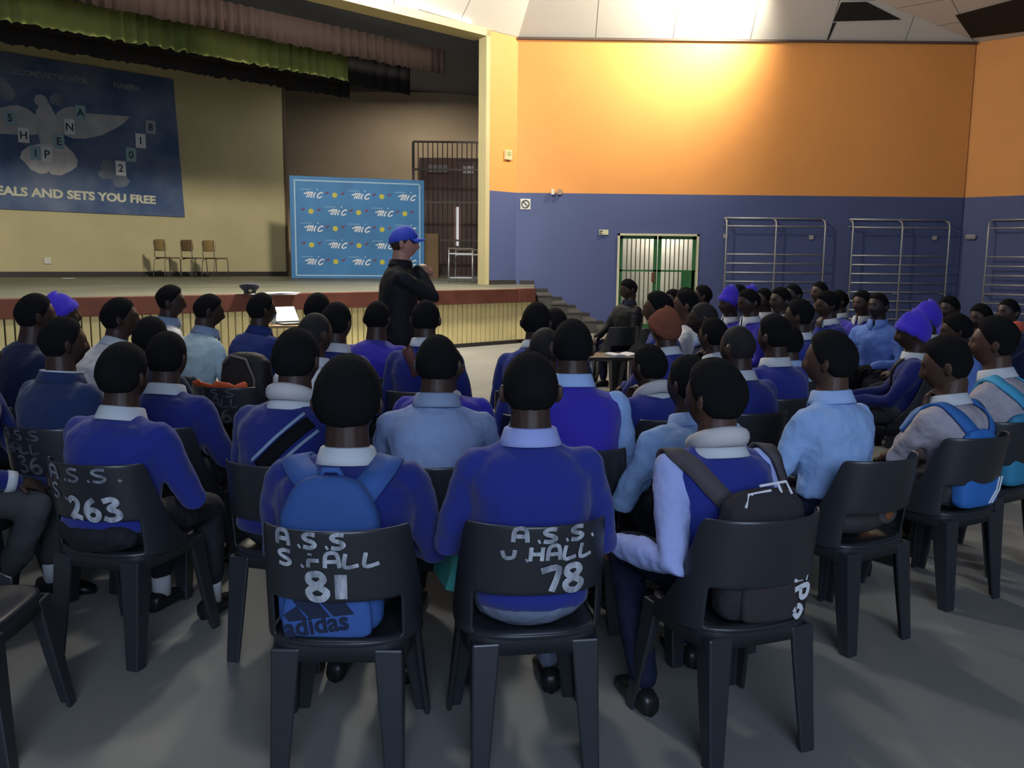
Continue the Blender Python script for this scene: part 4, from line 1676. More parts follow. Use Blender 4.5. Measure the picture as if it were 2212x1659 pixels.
        for j in range(29):
            ph = 2 * math.pi * j / 28
            dirv = xx * math.sin(ph) + ff * math.cos(ph)
            rg.append([cb0 + dirv * 0.075 + up_ * 0.0, cb0 + dirv * 0.098 + up_ * -0.012, cb0 + dirv * 0.112 + up_ * -0.040])
        vs = [p for r_ in rg for p in r_]
        q.add(vs, [(i * 3 + j, i * 3 + j + 1, i * 3 + 4 + j, i * 3 + 3 + j) for i in range(28) for j in range(2)])
        obj('collar', q, collar_w, root, True, solid=0.004)
    if piping:
        q = MB()
        q.tube([cb0 + xx * math.sin(ph) * 0.090 + ff * math.cos(ph) * 0.088 + up_ * 0.022 for ph in np.linspace(0.5, 2 * math.pi - 0.5, 30)], 0.005, 6)
        obj('piping', q, collar_w, root, True)
        q = MB()
        rg = [[cb0 + (xx * math.sin(ph) + ff * math.cos(ph)) * r_ + up_ * z_ for r_, z_ in ((0.07, 0.02), (0.088, 0.022), (0.108, -0.03))] for ph in np.linspace(0.4, 2 * math.pi - 0.4, 30)]
        q.add([p for r_ in rg for p in r_], [(i * 3 + j, i * 3 + j + 1, i * 3 + 4 + j, i * 3 + 3 + j) for i in range(29) for j in range(2)])
        obj('lapel_collar', q, CLOTH[tc], root, True, solid=0.006)
    if stand:
        q = MB()
        q.ell(P3 + np.array((0, 0.085, -0.035)), (0.035, 0.025, 0.07), rotx(0.5))
        obj('shirt_front', q, collar_w, root, True)
    # ---- trousers, socks, shoes
    if legs:
        t_ = MB()
        if stand:
            t_.ell(sp[0] + np.array((0, 0, -0.02)), (.172, .125, .13))
        else:
            t_.ell(sp[0] + np.array((0, 0.0, -0.005)), (.185 * (0.5 + 0.5 * bw), .135, .098))
            t_.ell(sp[0] + np.array((0, 0.0, 0.06)), (.165 * (0.5 + 0.5 * bw), .125, .07))
        for sx in (-1, 1):
            H0, K, A_ = hipx[sx], kn[sx], an[sx]
            t_.cap_tube([H0, H0 * 0.5 + K * 0.5, K], [.085, .078, .066], 14)
            t_.cap_tube([K, K * 0.5 + A_ * 0.5, A_ + np.array((0, 0, 0.03 + (0.05 if sock else 0)))], [.064, .060, .052], 14)
        obj('trousers', t_, TRS[tr], root, True, rem=0.013 if near else 0.017, smo=2, dis=(0.022, 0.11))
        for sx in (-1, 1):
            A_ = an[sx]
            if sock:
                q = MB()
                q.tube([A_ + np.array((0, 0, 0.11)), A_ + np.array((0, 0, -0.03))], [0.042, 0.040], 14)
                obj('sock', q, sock_m, root, True)
            q = MB()
            z0 = A_[2] - 0.09
            rg = []
            for y, hw, h_ in ((-0.075, 0.012, 0.05), (-0.065, 0.034, 0.075), (-0.02, 0.038, 0.085), (0.04, 0.040, 0.078), (0.10, 0.046, 0.058), (0.15, 0.044, 0.045), (0.185, 0.030, 0.034), (0.195, 0.010, 0.022)):
                rg.append([(A_[0] + hw * math.copysign(abs(math.cos(th)) ** 0.7, math.cos(th)), A_[1] + y + 0.0, z0 + max(0.0, h_ * (0.5 + 0.5 * math.copysign(abs(math.sin(th)) ** 0.7, math.sin(th))))) for th in [2 * math.pi * j / 14 for j in range(14)]])
            q.rings(rg)
            obj('shoe', q, shoe_m, root, True)
    info = dict(root=root, SPt=SPt, P3=P3, Cl=Cl, Rw=Rw, loc=np.array(root_loc), hd=hd, sh=sh, wr=wr, el=el, lean=lean, L=L, bw=bw, hz=hz)
    PEOPLE[key] = info
    if chair and not stand and cxy is None:
        cy = hd if cyaw is None else math.radians(cyaw)
        fw = np.array((math.sin(cy), math.cos(cy), 0))
        q = info['loc'] + fw * coff
        info['chair'] = place_chair(q[0], q[1], cy, clabel or ('black chair under person in ' + desc))
    if cxy is not None:
        info['chair'] = place_chair(cxy[0], cxy[1], math.radians(cyaw), clabel or ('black chair under person in ' + desc))
    return info

# ------------------------------------------------------------------ the audience, nearest row
violet_b = mat('violet_beanie', (0.060, 0.028, 0.62), 0.95, bump=0.5, bscale=160, sheen=0.2)
brown_b = mat('brown_beanie', (0.20, 0.062, 0.032), 0.95, bump=0.5, bscale=160)
capblue = mat('cap_blue', (0.045, 0.085, 0.60), 0.7)

person('A1', 751, 765, 2.80, 2, 'royal blue jumper and white collar on chair 81', lean=8, bw=1.2, hair='afro', near=2, tc='deep', cxy=(-0.508, 2.645), cyaw=0, tr='charcoal', hs=0.8, hk=1.14,
       clabel='black plastic chair painted A.S.S S.HALL 81 in white')
person('A2', 1146, 758, 2.72, -6, 'royal blue jumper and lilac collar on chair 78', lean=6, hair='short', near=2, tc='royal', collar='lilac', cyaw=-9, tr='pale', coff=0.06, hk=0.95,
       clabel='black plastic chair painted A.S.S HALL 78 in white')
person('A3', 1545, 772, 2.94, -16, 'blue knit vest and white fleece hood wearing dark backpack', hy=-24, lean=10, top='vest', vest='lilac', collar='hood', hair='afro', near=2, tc='royal',
       cyaw=-21, coff=-0.07, tr='navy', skin=2, hs=0.9, al=(0.32, 0.265), W={-1: ((-0.31, 0.13, 0.61), (-0.25, -0.6, -1), (-0.15, 0.8, -0.35))}, feet={-1: ((-0.16, 0.42, 0.49), (-0.20, 0.14, 0.09)), 1: ((0.12, 0.44, 0.485), (0.12, 0.43, 0.09))},
       clabel='plain black plastic chair under the person with the white fleece hood')
# second row
person('B1', 265, 738, 3.45, 16, 'royal blue jumper with doubled white collar on chair 263', lean=14, side=-0.03, bw=1.08, hair='afro', near=1, tc='royal', hs=0.8, tr='charcoal', sock=True,
       clabel='black plastic chair painted A.S.S S. 263 in white')
person('B2', 640, 707, 3.45, 14, 'blue jumper with black and white diagonal stripe and pale hood', lean=12, hair='short', collar='hood', near=1, tc='deep', bw=1.1, sock=True)
person('B3', 945, 722, 3.45, 0, 'pale grey blue shirt in the middle of the second row', lean=10, top='shirt', tc='greyblue', collar='grey', hair='short', near=1, bw=1.05, hk=0.93)
person('B4', 1237, 688, 3.75, -4, 'violet blue knit vest with light blue shirt sleeves', lean=8, top='vest', vest='lightblue', tc='violet', collar='lb', hair='short', near=1, bw=1.1, hk=0.95)
person('B5', 1490, 766, 3.55, -22, 'light blue shirt half hidden behind the white fleece hood', hy=-12, lean=16, top='shirt', tc='lightblue', collar='lb', hair='short', near=1, bw=1.1, hk=0.95)
person('B6', 1795, 712, 3.74, -30, 'bright light blue shirt sitting sideways on an empty backed chair', hy=-22, lean=8, top='shirt', tc='lightblue', collar='lb', hair='afro', near=1, skin=2, cyaw=-31, cxy=(1.41, 3.62), tr='navy', hs=0.85)
person('B7', 2050, 725, 4.15, -34, 'white shirt with dark blue strap, hand at the mouth', hy=-25, hp=12, lean=15, top='shirt', tc='greywhite', collar='white', hair='flat', arms=('chin', 'lap'), near=1, skin=2, tr='grey', cyaw=-29, cxy=(2.045, 4.10), hs=0.8, face=True, hk=1.06)
person('B8', 2152, 683, 4.6, -38, 'white shirt with light cyan strap at the right edge', hy=-20, lean=15, top='shirt', tc='greywhite', collar='white', hair='fade', near=1, skin=2, tr='charcoal', cyaw=-32, cxy=(2.47, 4.52), bw=1.08, hk=1.06)
person('B0', -62, 690, 3.8, 88, 'grey school trousers cut off by the left edge', lean=18, tr='grey', tc='deep', near=1, sock=True, arms=('knee', 'knee'), feet={-1: ((-0.13, 0.44, 0.49), (-0.14, 0.36, 0.09)), 1: ((0.13, 0.45, 0.49), (0.13, 0.27, 0.09))})
# third row and further on the left
person('C1', 135, 683, 4.1, 22, 'navy blazer with white piped collar', hy=22, lean=8, top='blazer', tc='blazer', collar=None, piping=True, hair='short', near=1, hk=0.98)
person('C2', 360, 715, 4.15, 10, 'blue jumper with wide white collar left of the orange bag', lean=14, hair='short', tc='deep', near=1, bw=1.05)
person('C3', 325, 683, 4.85, 15, 'dark clothes behind the wide white collar', lean=14, tc='navy', collar=None)
person('C4', 680, 675, 4.75, 18, 'white shirt with close shaved head facing the open laptop', hy=16, lean=12, top='shirt', tc='white', collar='white', hair='bald')
person('C5', 920, 647, 5.3, 4, 'dark blue jumper with brown strap over the shoulder', lean=8, tc='deep', hk=0.93)
person('C6', 815, 650, 6.0, 10, 'violet blue jumper without collar before the speaker', lean=16, tc='violet', collar=None, bw=1.1, hk=0.95)
person('C7', 727, 652, 5.3, 20, 'blue jumper with white collar right of the shaved head', lean=10, tc='royal', bw=1.05)
person('C8', 686, 632, 6.3, 20, 'dark jumper behind the blue jumper, head against the stage board', lean=8, tc='navy', hair='short')
person('C9', 565, 632, 6.5, 38, 'blue drill jacket sitting at the laptop table', hy=10, lean=14, top='jacket', tc='jacketblue', collar='jacketblue', bw=1.08)
person('C10', 450, 634, 6.0, 38, 'light blue shirt between the white shirt and the blue jacket', hy=25, hp=10, lean=20, top='shirt', tc='mint', collar='grey', face=True, hk=0.93)
person('C11', 368, 615, 6.6, 50, 'white shirt, tallest head before the brown stage board', hy=25, lean=10, top='shirt', tc='white', collar='grey', hair='fade', face=True, hk=0.95)
person('C12', 258, 642, 5.3, 42, 'white shirt with beard leaning forward on the left', hy=20, lean=24, top='shirt', tc='white', collar='white', hair='short', face=True, bw=1.05)
person('C13', 75, 633, 4.75, 35, 'dark navy hooded top at the far left', hy=10, lean=18, top='jacket', tc='navy', collar=None, hk=0.95)
person('C14', 130, 633, 5.7, 60, 'violet beanie on the far left', lean=16, tc='navy', hat='beanie', hatm=violet_b, hpeak=0.012, hair='short', hp=-6)
person('C15', 962, 742, 4.55, 5, 'violet blue jumper bent forward behind the grey blue shirt', lean=34, hp=25, tc='violet', tr='grey', bw=1.15, near=0)
# centre
person('D1', 1160, 652, 5.4, 12, 'blue jumper over white collar beside the stage corner', hy=6, lean=20, side=-0.05, tc='royal', hk=0.98)
person('D2', 1199, 665, 5.95, -10, 'dark jumper with only the head showing by the steps', lean=12, tc='navy', collar=None)
person('D3', 1178, 707, 4.6, 6, 'blue jumper with pale shoulder strap and bald head', hy=-8, lean=22, side=-0.08, tc='royal', hair='bald', collar=None)
# right hand group
person('R28', 1403, 742, 4.55, -28, 'blue jumper and pale scarf, hand to the chin', hy=-8, lean=22, tc='royal', collar='scarf', arms=('chin', 'lap'), hk=0.95)
person('R25', 1595, 703, 4.7, -24, 'blue jumper with cropped round head before the wall bars', hy=-10, lean=10, tc='royal', hair='bald')
person('R26', 1674, 678, 5.2, -26, 'blue jumper with wide white collar right of the cropped head', hy=-8, lean=8, tc='royal', hair='flat', hs=0.7)
person('R29', 1703, 700, 5.95, -30, 'pale mint shirt with blue strap mostly hidden', lean=10, top='shirt', tc='mint', collar='lb')
person('R27', 1727, 645, 6.6, -45, 'blue jumper and collar, leaning before the wall bars', hy=-15, lean=10, tc='royal', hair='fade', face=True)
person('R3', 1437, 665, 5.6, -34, 'rust brown knitted beanie and blue jumper', hy=8, lean=16, tc='royal', hat='beanie', hatm=brown_b, arms=('chin', 'lap'))
person('R2', 1421, 628, 6.6, -68, 'blue jumper in profile behind the brown beanie', hy=-12, lean=8, tc='royal', collar=None, hair='afro', face=True, skin=2)
person('R4', 1482, 625, 7.3, -66, 'white shirt in profile before the green door', hy=-12, lean=8, top='shirt', tc='white', collar=None, hair='flat', hs=0.7, face=True, skin=2)
person('R8', 1521, 653, 6.3, -70, 'navy jumper, shaved head in profile', hy=-8, hp=8, lean=12, tc='navy', collar='lb', hair='bald', face=True, skin=1)
person('R9', 1541, 685, 6.0, -40, 'blue jumper leaning, knuckles raised, below the shaved head', lean=22, tc='royal', arms=('chin', 'lap'))
person('R1', 1358, 602, 11.4, -118, 'black jacket and dark shirt seated alone before the green door', hy=10, hp=16, lean=-4, top='jacket', tc='black', collar='dark', hair='short', face=True, arms=('lap', 'knee'), tr='navy', skin=0, bw=1.15, hk=1.1)
person('R5', 1454, 624, 9.6, -120, 'dark top, face turned to the hall, before the door', lean=6, tc='navy', face=True, skin=2)
person('R6', 1482, 620, 8.9, -75, 'dark jumper behind the white shirt in profile', lean=6, tc='deep')
person('R7', 1518, 615, 10.0, -60, 'light blue shirt right of the green door', hy=-20, lean=6, top='shirt', tc='lightblue', collar='lb', hair='short')
person('R10', 1577, 617, 8.6, -108, 'tall violet beanie with white collar and blue jumper', lean=6, tc='violet', hat='beanie', hatm=violet_b, hpeak=0.045, face=True)
person('R11', 1596, 614, 10.0, -100, 'dark jumper right behind the tall violet beanie', lean=5, tc='navy', collar=None)
person('R12', 1619, 623, 8.0, -105, 'blue jumper with white collar right of the tall violet beanie', hp=14, lean=8, tc='violet', face=True)
person('R12b', 1622, 616, 10.6, -100, 'violet beanie peeping out behind the seated rows', lean=5, tc='navy', hat='beanie', hatm=violet_b, hpeak=0.03, collar=None)
person('R13', 1651, 622, 9.3, -110, 'dark jumper and white collar, face between two blue jumpers', lean=6, tc='navy', face=True)
person('R14', 1686, 620, 8.75, -115, 'white shirt with pale tie under the first wall bars', lean=6, top='shirt', tc='white', collar='white', face=True, hair='fade', hk=1.03)
person('R15', 1714, 613, 10.1, -112, 'dark top behind the white shirt with tie', lean=5, tc='navy', face=True, collar=None)
person('R16', 1771, 608, 10.3, -115, 'dark top, highest head between the two wall bars', lean=4, tc='navy', face=True, skin=2, collar=None)
person('R17', 1788, 627, 8.2, -95, 'blue jumper with collar, hand against the cheek', hp=10, lean=10, tc='royal', arms=('chin', 'lap'), hair='afro')
person('R17b', 1812, 626, 9.6, -90, 'blue jumper and dark hair behind the cheek leaner', lean=6, tc='royal')
person('R18', 1863, 627, 9.0, -125, 'violet jumper with white pointed collar and lit face', lean=4, tc='violet', face=True, skin=2, hair='fade', arms=('lap', 'lap'))
person('R19', 1898, 632, 8.35, -135, 'mid blue shirt leaning an elbow, facing the hall', hy=10, lean=4, top='shirt', tc='midblue', collar='mid', face=True, skin=1, tr='charcoal', bw=1.12, arms=('lap', 'knee'))
person('R20', 1975, 672, 6.2, -70, 'large violet beanie reclining with dark bag strap', hp=6, lean=-2, tc='deep', hat='beanie', hatm=violet_b, hpeak=0.02, face=True, arms=('knee', 'knee'), tr='grey', hk=1.05)
person('R20b', 2004, 650, 7.6, -75, 'violet beanie behind the reclining large beanie', lean=4, tc='violet', hat='beanie', hatm=violet_b, hpeak=0.02, hk=1.05)
person('R21', 2052, 638, 9.2, -120, 'violet jumper before the room corner', hp=6, lean=8, tc='violet', collar=None, face=True, hair='afro')
person('R22', 2068, 675, 6.6, -70, 'blue shirt, head propped on a hand near the large beanie', hp=10, lean=16, top='shirt', tc='midblue', collar=None, hair='afro', face=True, arms=('chin', 'lap'))
person('R23', 2120, 655, 8.6, -110, 'dark top between the room corner and right wall bars', hp=8, lean=12, tc='navy', collar=None, face=True, hair='afro')
person('R24', 2180, 645, 8.2, -110, 'navy jumper and white collar under the right wall bars', lean=8, tc='navy', face=True, arms=('chin', 'lap'))
# the speaker
person('SPK', 872, 488, 7.1, 78, 'speaker', lean=5, top='jacket', tc='black', collar='black', hair='short', skin=3, stand=True, hat='cap', hatm=capblue, face=True, near=2, bw=1.16, tr='charcoal', hy=6,
       label='standing person in black jacket and blue cap, hands raised', hk=1.05,
       W={1: ((0.07, 0.175, 1.47), (0.9, -0.1, -1), (-0.45, 0.5, 0.35)), -1: ((-0.05, 0.20, 1.45), (-0.9, -0.1, -1), (0.5, 0.5, 0.35))})

bake()
# ------------------------------------------------------------------ bags, straps and markings worn by people
from mathutils.bvhtree import BVHTree


def garment(key):
    """surface of a person's upper clothing, in that person's own frame"""
    root = PEOPLE[key]['root']
    vs, fs = [], []
    for ch in root.children:
        if ch.name.split('.')[0] in ('jumper', 'shirt', 'blazer', 'jacket', 'knit_vest', 'shirt_sleeve'):
            o = len(vs)
            vs += [tuple(v.co) for v in ch.data.vertices]
            fs += [tuple(o + i for i in p.vertices) for p in ch.data.polygons]
    return BVHTree.FromPolygons(vs, fs)


def to_local(key, p):
    i = PEOPLE[key]
    return i['Rw'].T @ (np.array(p) - i['loc'])


def pix_on(key, bvh, u, v):
    o = to_local(key, CP)
    d = PEOPLE[key]['Rw'].T @ ray(u, v)
    h = bvh.ray_cast(Vector(o), Vector(d / np.linalg.norm(d)))
    if h[0] is None:
        D = (PEOPLE[key]['loc'][1])
        h = bvh.find_nearest(Vector(to_local(key, at(u, v, D))))
    return np.array(h[0])


def strap_mesh(key, bvh, pts, width, thick=0.008, lift=0.004, n=7):
    pp = smooth_path(pts, n)
    out, nr = [], []
    for p in pp:
        h = bvh.find_nearest(Vector(p))
        q, nn = np.array(h[0]), np.array(h[1])
        out.append(q + nn * lift)
        nr.append(nn)
    nr2 = []
    for i in range(len(nr)):
        a = sum(nr[max(0, i - 2):i + 3])
        nr2.append(a / np.linalg.norm(a))
    for _ in range(3):
        out = [out[0]] + [(out[i - 1] + 2 * out[i] + out[i + 1]) / 4 for i in range(1, len(out) - 1)] + [out[-1]]
    mb = MB()
    mb.ribbon(out, nr2, width, thick)
    return mb


def bag_shell(mb, w, h, d, cy, z0, top_k=0.8, n=28, lean=0.0, cx=0.0):
    rg = []
    for t, k, kd in ((0, .55, .5), (.02, .86, .8), (.08, .98, .98), (.3, 1, 1.05), (.55, .97, 1), (.75, .92, .9), (.9, top_k, .72), (.97, top_k * .75, .5), (1, top_k * .4, .25)):
        rg.append([(cx + w / 2 * k * math.copysign(abs(math.cos(a)) ** .6, math.cos(a)), cy - lean * t * h + d / 2 * kd * math.copysign(abs(math.sin(a)) ** .6, math.sin(a)), z0 + h * t) for a in [2 * math.pi * j / n for j in range(n)]])
    mb.rings(rg)


def bag_root(key, name='backpack'):
    i = PEOPLE[key]
    return empty(name, i['loc'], -i['hd'])


# blue sports backpack of the person on chair 81
blue_bag = mat('bag_blue', (0.030, 0.085, 0.27), 0.8, folds=0.6, fscale=10, bump=0.2, bscale=200)
blue_bag2 = mat('bag_blue_trim', (0.040, 0.105, 0.33), 0.8, bump=0.2, bscale=200)
bv = garment('A1')
r = bag_root('A1')
bb = MB()
bag_shell(bb, 0.32, 0.47, 0.11, -0.195, 0.452, 0.72)
obj('bag_body', bb, blue_bag, r, True, rem=0.010, smo=4)
pk = MB()
bag_shell(pk, 0.27, 0.16, 0.05, -0.250, 0.452, 0.95)
obj('front_pocket', pk, blue_bag2, r, True, rem=0.008, smo=3)
for sx in (-1, 1):
    S = PEOPLE['A1']['sh'][sx]
    px = [(706, 1088), (668, 1040), (640, 1000)] if sx < 0 else [(768, 1088), (808, 1040), (838, 1000)]
    pts = [pix_on('A1', bv, *q) for q in px]
    e = pts[-1]
    pts += [np.array((e[0] * 1.02, e[1] + 0.10, e[2] + 0.015)), np.array((e[0] * 1.05, e[1] + 0.20, e[2] - 0.05)), np.array((e[0] * 1.1, e[1] + 0.24, e[2] - 0.22))]
    obj('strap', strap_mesh('A1', bv, pts, 0.085, 0.012), blue_bag2, r, True)
hnd = MB()
hnd.tube([(-0.035, -0.165, 0.905), (-0.02, -0.175, 0.935), (0.02, -0.175, 0.935), (0.035, -0.165, 0.905)], 0.010, 8)
obj('handle', hnd, blue_bag2, r, True)
lg = MB()
fnL = lambda a, b_, t: (a * 1.1, -0.2775 - t, b_ * 1.0)
ca_, sa_ = math.cos(0.16), math.sin(0.16)


def rot2(pts, ox, oy):
    return [(ox + x * ca_ - y * sa_, oy + x * sa_ + y * ca_) for x, y in pts]


for poly in ([(0.0, 0.0), (0.038, 0.0), (0.022, 0.036), (-0.010, 0.018)], [(0.046, 0.0), (0.088, 0.0), (0.052, 0.072), (0.016, 0.050)], [(0.096, 0.0), (0.140, 0.0), (0.086, 0.112), (0.048, 0.088)]):
    m1 = MB()
    m1.prism(rot2([(a * 1.25, b_ * 1.2) for a, b_ in poly], -0.095, 0.506), 0, 0.002, fnL)
    obj('emblem_bar', m1, mat('emblem_navy', (0.010, 0.016, 0.045), 0.7), r)
text('lettering', 'adidas', 0.078, MATS['emblem_navy'], r, (-0.118, -0.2790, 0.458), (math.pi / 2, -0.16, 0), 0.001, 0.002)
tag(r, 'blue sports backpack with three dark bars, worn on chair 81', 'backpack')

# dark backpack of the person with the fleece hood
dk_bag = mat('bag_dark', (0.026, 0.021, 0.026), 0.85, folds=0.8, fscale=12, bump=0.2, bscale=200)
dk_strap = mat('strap_taupe', (0.075, 0.062, 0.070), 0.85, bump=0.2, bscale=250)
bv = garment('A3')
r = bag_root('A3')
bb = MB()
bag_shell(bb, 0.31, 0.41, 0.13, -0.195, 0.45, 0.85, cx=0.03)
obj('bag_body', bb, dk_bag, r, True, rem=0.010, smo=4)
pk = MB()
bag_shell(pk, 0.20, 0.20, 0.05, -0.255, 0.455, 0.9, cx=0.03)
obj('front_pocket', pk, mat('bag_dark2', (0.034, 0.025, 0.029), 0.85, folds=0.8, fscale=12), r, True, rem=0.008, smo=3)
for px in ([(1585, 1105), (1535, 1050), (1490, 1005), (1462, 985)], [(1695, 1095), (1690, 1050), (1678, 1005), (1658, 972)]):
    pts = [pix_on('A3', bv, *q) for q in px]
    e = pts[-1]
    pts += [np.array((e[0] * 1.03, e[1] + 0.09, e[2] + 0.01)), np.array((e[0] * 1.05, e[1] + 0.19, e[2] - 0.06)), np.array((e[0] * 1.1, e[1] + 0.22, e[2] - 0.22))]
    obj('strap', strap_mesh('A3', bv, pts, 0.062, 0.010), dk_strap, r, True)
wp = MB()
for pts in ([(-0.085, 0.815), (-0.065, 0.850), (0.015, 0.858)], [(-0.02, 0.872), (0.075, 0.880), (0.085, 0.845)], [(-0.055, 0.85), (-0.05, 0.825)], [(0.045, 0.875), (0.05, 0.85)]):
    wp.tube([(a + 0.03, -0.235 + 0.6 * (b_ - 0.82), b_) for a, b_ in pts], 0.0045, 6)
obj('white_piping', wp, white_m, r)
lt = MB()
fnP = lambda a, b_, t: (0.168 - 0.25 * max(0, 0.10 - b_ * 0), -0.262 + 0, b_)


def fn_side(a, b_, t):
    # along the right front edge of the bag, letters running downwards
    return (0.106 + b_, -0.276 - t + 0.5 * b_, 0.588 - a)


strokes(lt, 'iPo', 0.0, 0.0, 0.040, 0.066, 0.017, fn_side, 0.35, 0.002)
obj('lettering', lt, white_m, r)
tag(r, 'dark brown backpack with white side lettering, worn by the person in white fleece hood', 'backpack')

# diagonal band on the second row jumper
bv = garment('B2')
root = PEOPLE['B2']['root']
pts = [pix_on('B2', bv, *q) for q in ((560, 1010), (600, 970), (640, 935), (672, 912))]
obj('black_band', strap_mesh('B2', bv, pts, 0.055, 0.003, 0.002), mat('band_black', (0.008, 0.008, 0.01), 0.9, spec=0.1), root, True)
for dx, dy in ((-16, -14), (14, 22)):
    pts = [pix_on('B2', bv, u + dx, v + dy) for u, v in ((560, 1010), (600, 970), (640, 935), (674, 908))]
    obj('white_edge', strap_mesh('B2', bv, pts, 0.012, 0.004, 0.003), MATS['collar_grey'], root, True)

# bags of the two in white shirts at the right
for key, sm, px, w, lab, bm_, z0 in (
        ('B7', mat('strap_blue', (0.030, 0.14, 0.42), 0.7, bump=0.2, bscale=250), [(2135, 975), (2100, 935), (2060, 893), (2020, 872)], 0.062, 'bright blue backpack with white stripe on the hand at mouth person', mat('bag_bright', (0.030, 0.16, 0.50), 0.7, folds=0.5), 0.46),
        ('B8', mat('strap_cyan', (0.06, 0.36, 0.58), 0.7, bump=0.2, bscale=250), [(2240, 905), (2208, 868), (2170, 838), (2128, 818)], 0.062, 'light cyan backpack on the white shirt at the right edge', mat('bag_cyan', (0.04, 0.25, 0.42), 0.7), 0.46)):
    bv = garment(key)
    r = bag_root(key)
    pts = [pix_on(key, bv, *q) for q in px]
    e = pts[-1]
    pts += [np.array((e[0] * 1.05, e[1] + 0.10, e[2] - 0.02)), np.array((e[0] * 1.08, e[1] + 0.16, e[2] - 0.14))]
    obj('strap', strap_mesh(key, bv, pts, w, 0.010), sm, r, True)
    pts2 = [np.array((-p[0] + 2 * PEOPLE[key]['P3'][0] * 0, p[1], p[2])) for p in pts]
    obj('strap', strap_mesh(key, bv, pts2, w, 0.010), sm, r, True)
    bb = MB()
    bag_shell(bb, 0.27, 0.36, 0.10, -0.168, z0, 0.7)
    cc = PEOPLE[key]['chair']
    ccR, ccl = rotz(cc.rotation_euler.z), np.array(cc.location)
    bb.v = [f3(to_local(key, ccl + ccR @ np.array(p_))) for p_ in bb.v]
    obj('bag_body', bb, bm_, r, True, rem=0.010, smo=4)
    if key == 'B7':
        for dx in (0.055, 0.075):
            q = MB()
            q.tube([f3(to_local(key, ccl + ccR @ np.array(p_))) for p_ in ((dx + 0.04, -0.219, 0.60), (dx + 0.02, -0.222, 0.54), (dx - 0.02, -0.216, 0.48))], 0.004, 6)
            obj('white_stripe', q, white_m, r)
    tag(r, lab, 'backpack')

for key, px, w, m_, lab in (
        ('C5', [(902, 812), (893, 785), (880, 755), (872, 736)], 0.060, mat('strap_brown', (0.085, 0.026, 0.026), 0.8), 'brown shoulder strap over the dark blue jumper before the stage'),
        ('D3', [(1122, 790), (1122, 770), (1124, 755)], 0.055, mat('strap_pale', (0.20, 0.30, 0.48), 0.8), 'pale blue shoulder strap on the jumper of the bald head'),
        ('R29', [(1742, 765), (1728, 748), (1716, 742)], 0.05, MATS['strap_blue'], 'bright blue shoulder strap on the pale mint shirt'),
        ('R20', [(2010, 790), (1985, 765), (1955, 775), (1925, 800)], 0.055, mat('strap_black', (0.015, 0.015, 0.017), 0.8), 'dark bag strap over the reclining large violet beanie wearer')):
    bv = garment(key)
    pts = [pix_on(key, bv, *q) for q in px]
    e = pts[-1]
    pts += [np.array((e[0], e[1] + 0.07, e[2] + 0.0)), np.array((e[0], e[1] + 0.13, e[2] - 0.10))]
    r = bag_root(key, 'shoulder_strap')
    obj('strap', strap_mesh(key, bv, pts, w, 0.008), m_, r, True)
    tag(r, lab, 'strap')

# grey brown bag on the sideways chair, seen through the gap of its back
cq = PEOPLE['B6']['chair']
r = empty('duffel_bag', (cq.location.x, cq.location.y, 0.0), cq.rotation_euler.z)
bb = MB()
bb.ell((0.0, -0.05, 0.520), (0.185, 0.095, 0.072), None, 24, 14)
obj('bag_body', bb, mat('bag_taupe', (0.050, 0.040, 0.043), 0.85, folds=0.8, fscale=14), r, True)
fp = MB()
fp.ell((0.085, -0.135, 0.535), (0.060, 0.022, 0.042), None, 16, 10)
obj('side_pocket', fp, mat('bag_taupe2', (0.075, 0.062, 0.066), 0.85), r, True)
fp = MB()
fp.ell((0.075, -0.155, 0.540), (0.026, 0.006, 0.024), None, 16, 8)
obj('orange_patch', fp, mat('patch_orange', (0.22, 0.075, 0.030), 0.8), r, True)
tag(r, 'grey brown duffel bag with orange patch on the sideways chair', 'bag')

cq = PEOPLE['B1']['chair']
r = empty('cloth_bag', (cq.location.x, cq.location.y, 0.0), cq.rotation_euler.z)
bb = MB()
bb.ell((0.0, -0.155, 0.508), (0.178, 0.070, 0.075), None, 24, 14)
obj('bag_body', bb, mat('bag_soft_black', (0.014, 0.013, 0.017), 0.85, folds=1.0, fscale=12), r, True, rem=0.009, smo=2, dis=(0.03, 0.09))
tag(r, 'soft black bag squeezed behind the person on chair 263', 'bag')

# ------------------------------------------------------------------ chairs without sitters
ch = place_chair(-1.77, 2.68, math.radians(86), 'empty black plastic chair cut off at the lower left corner')
EC = place_chair(-1.70, 5.40, math.radians(12), 'empty black plastic chair holding a black backpack and an orange cloth')
place_chair(1.26, 10.7, math.radians(-30), 'empty black plastic chair before the person in black jacket')
place_chair(1.62, 10.6, math.radians(-35), 'empty black plastic chair behind the rust brown beanie')

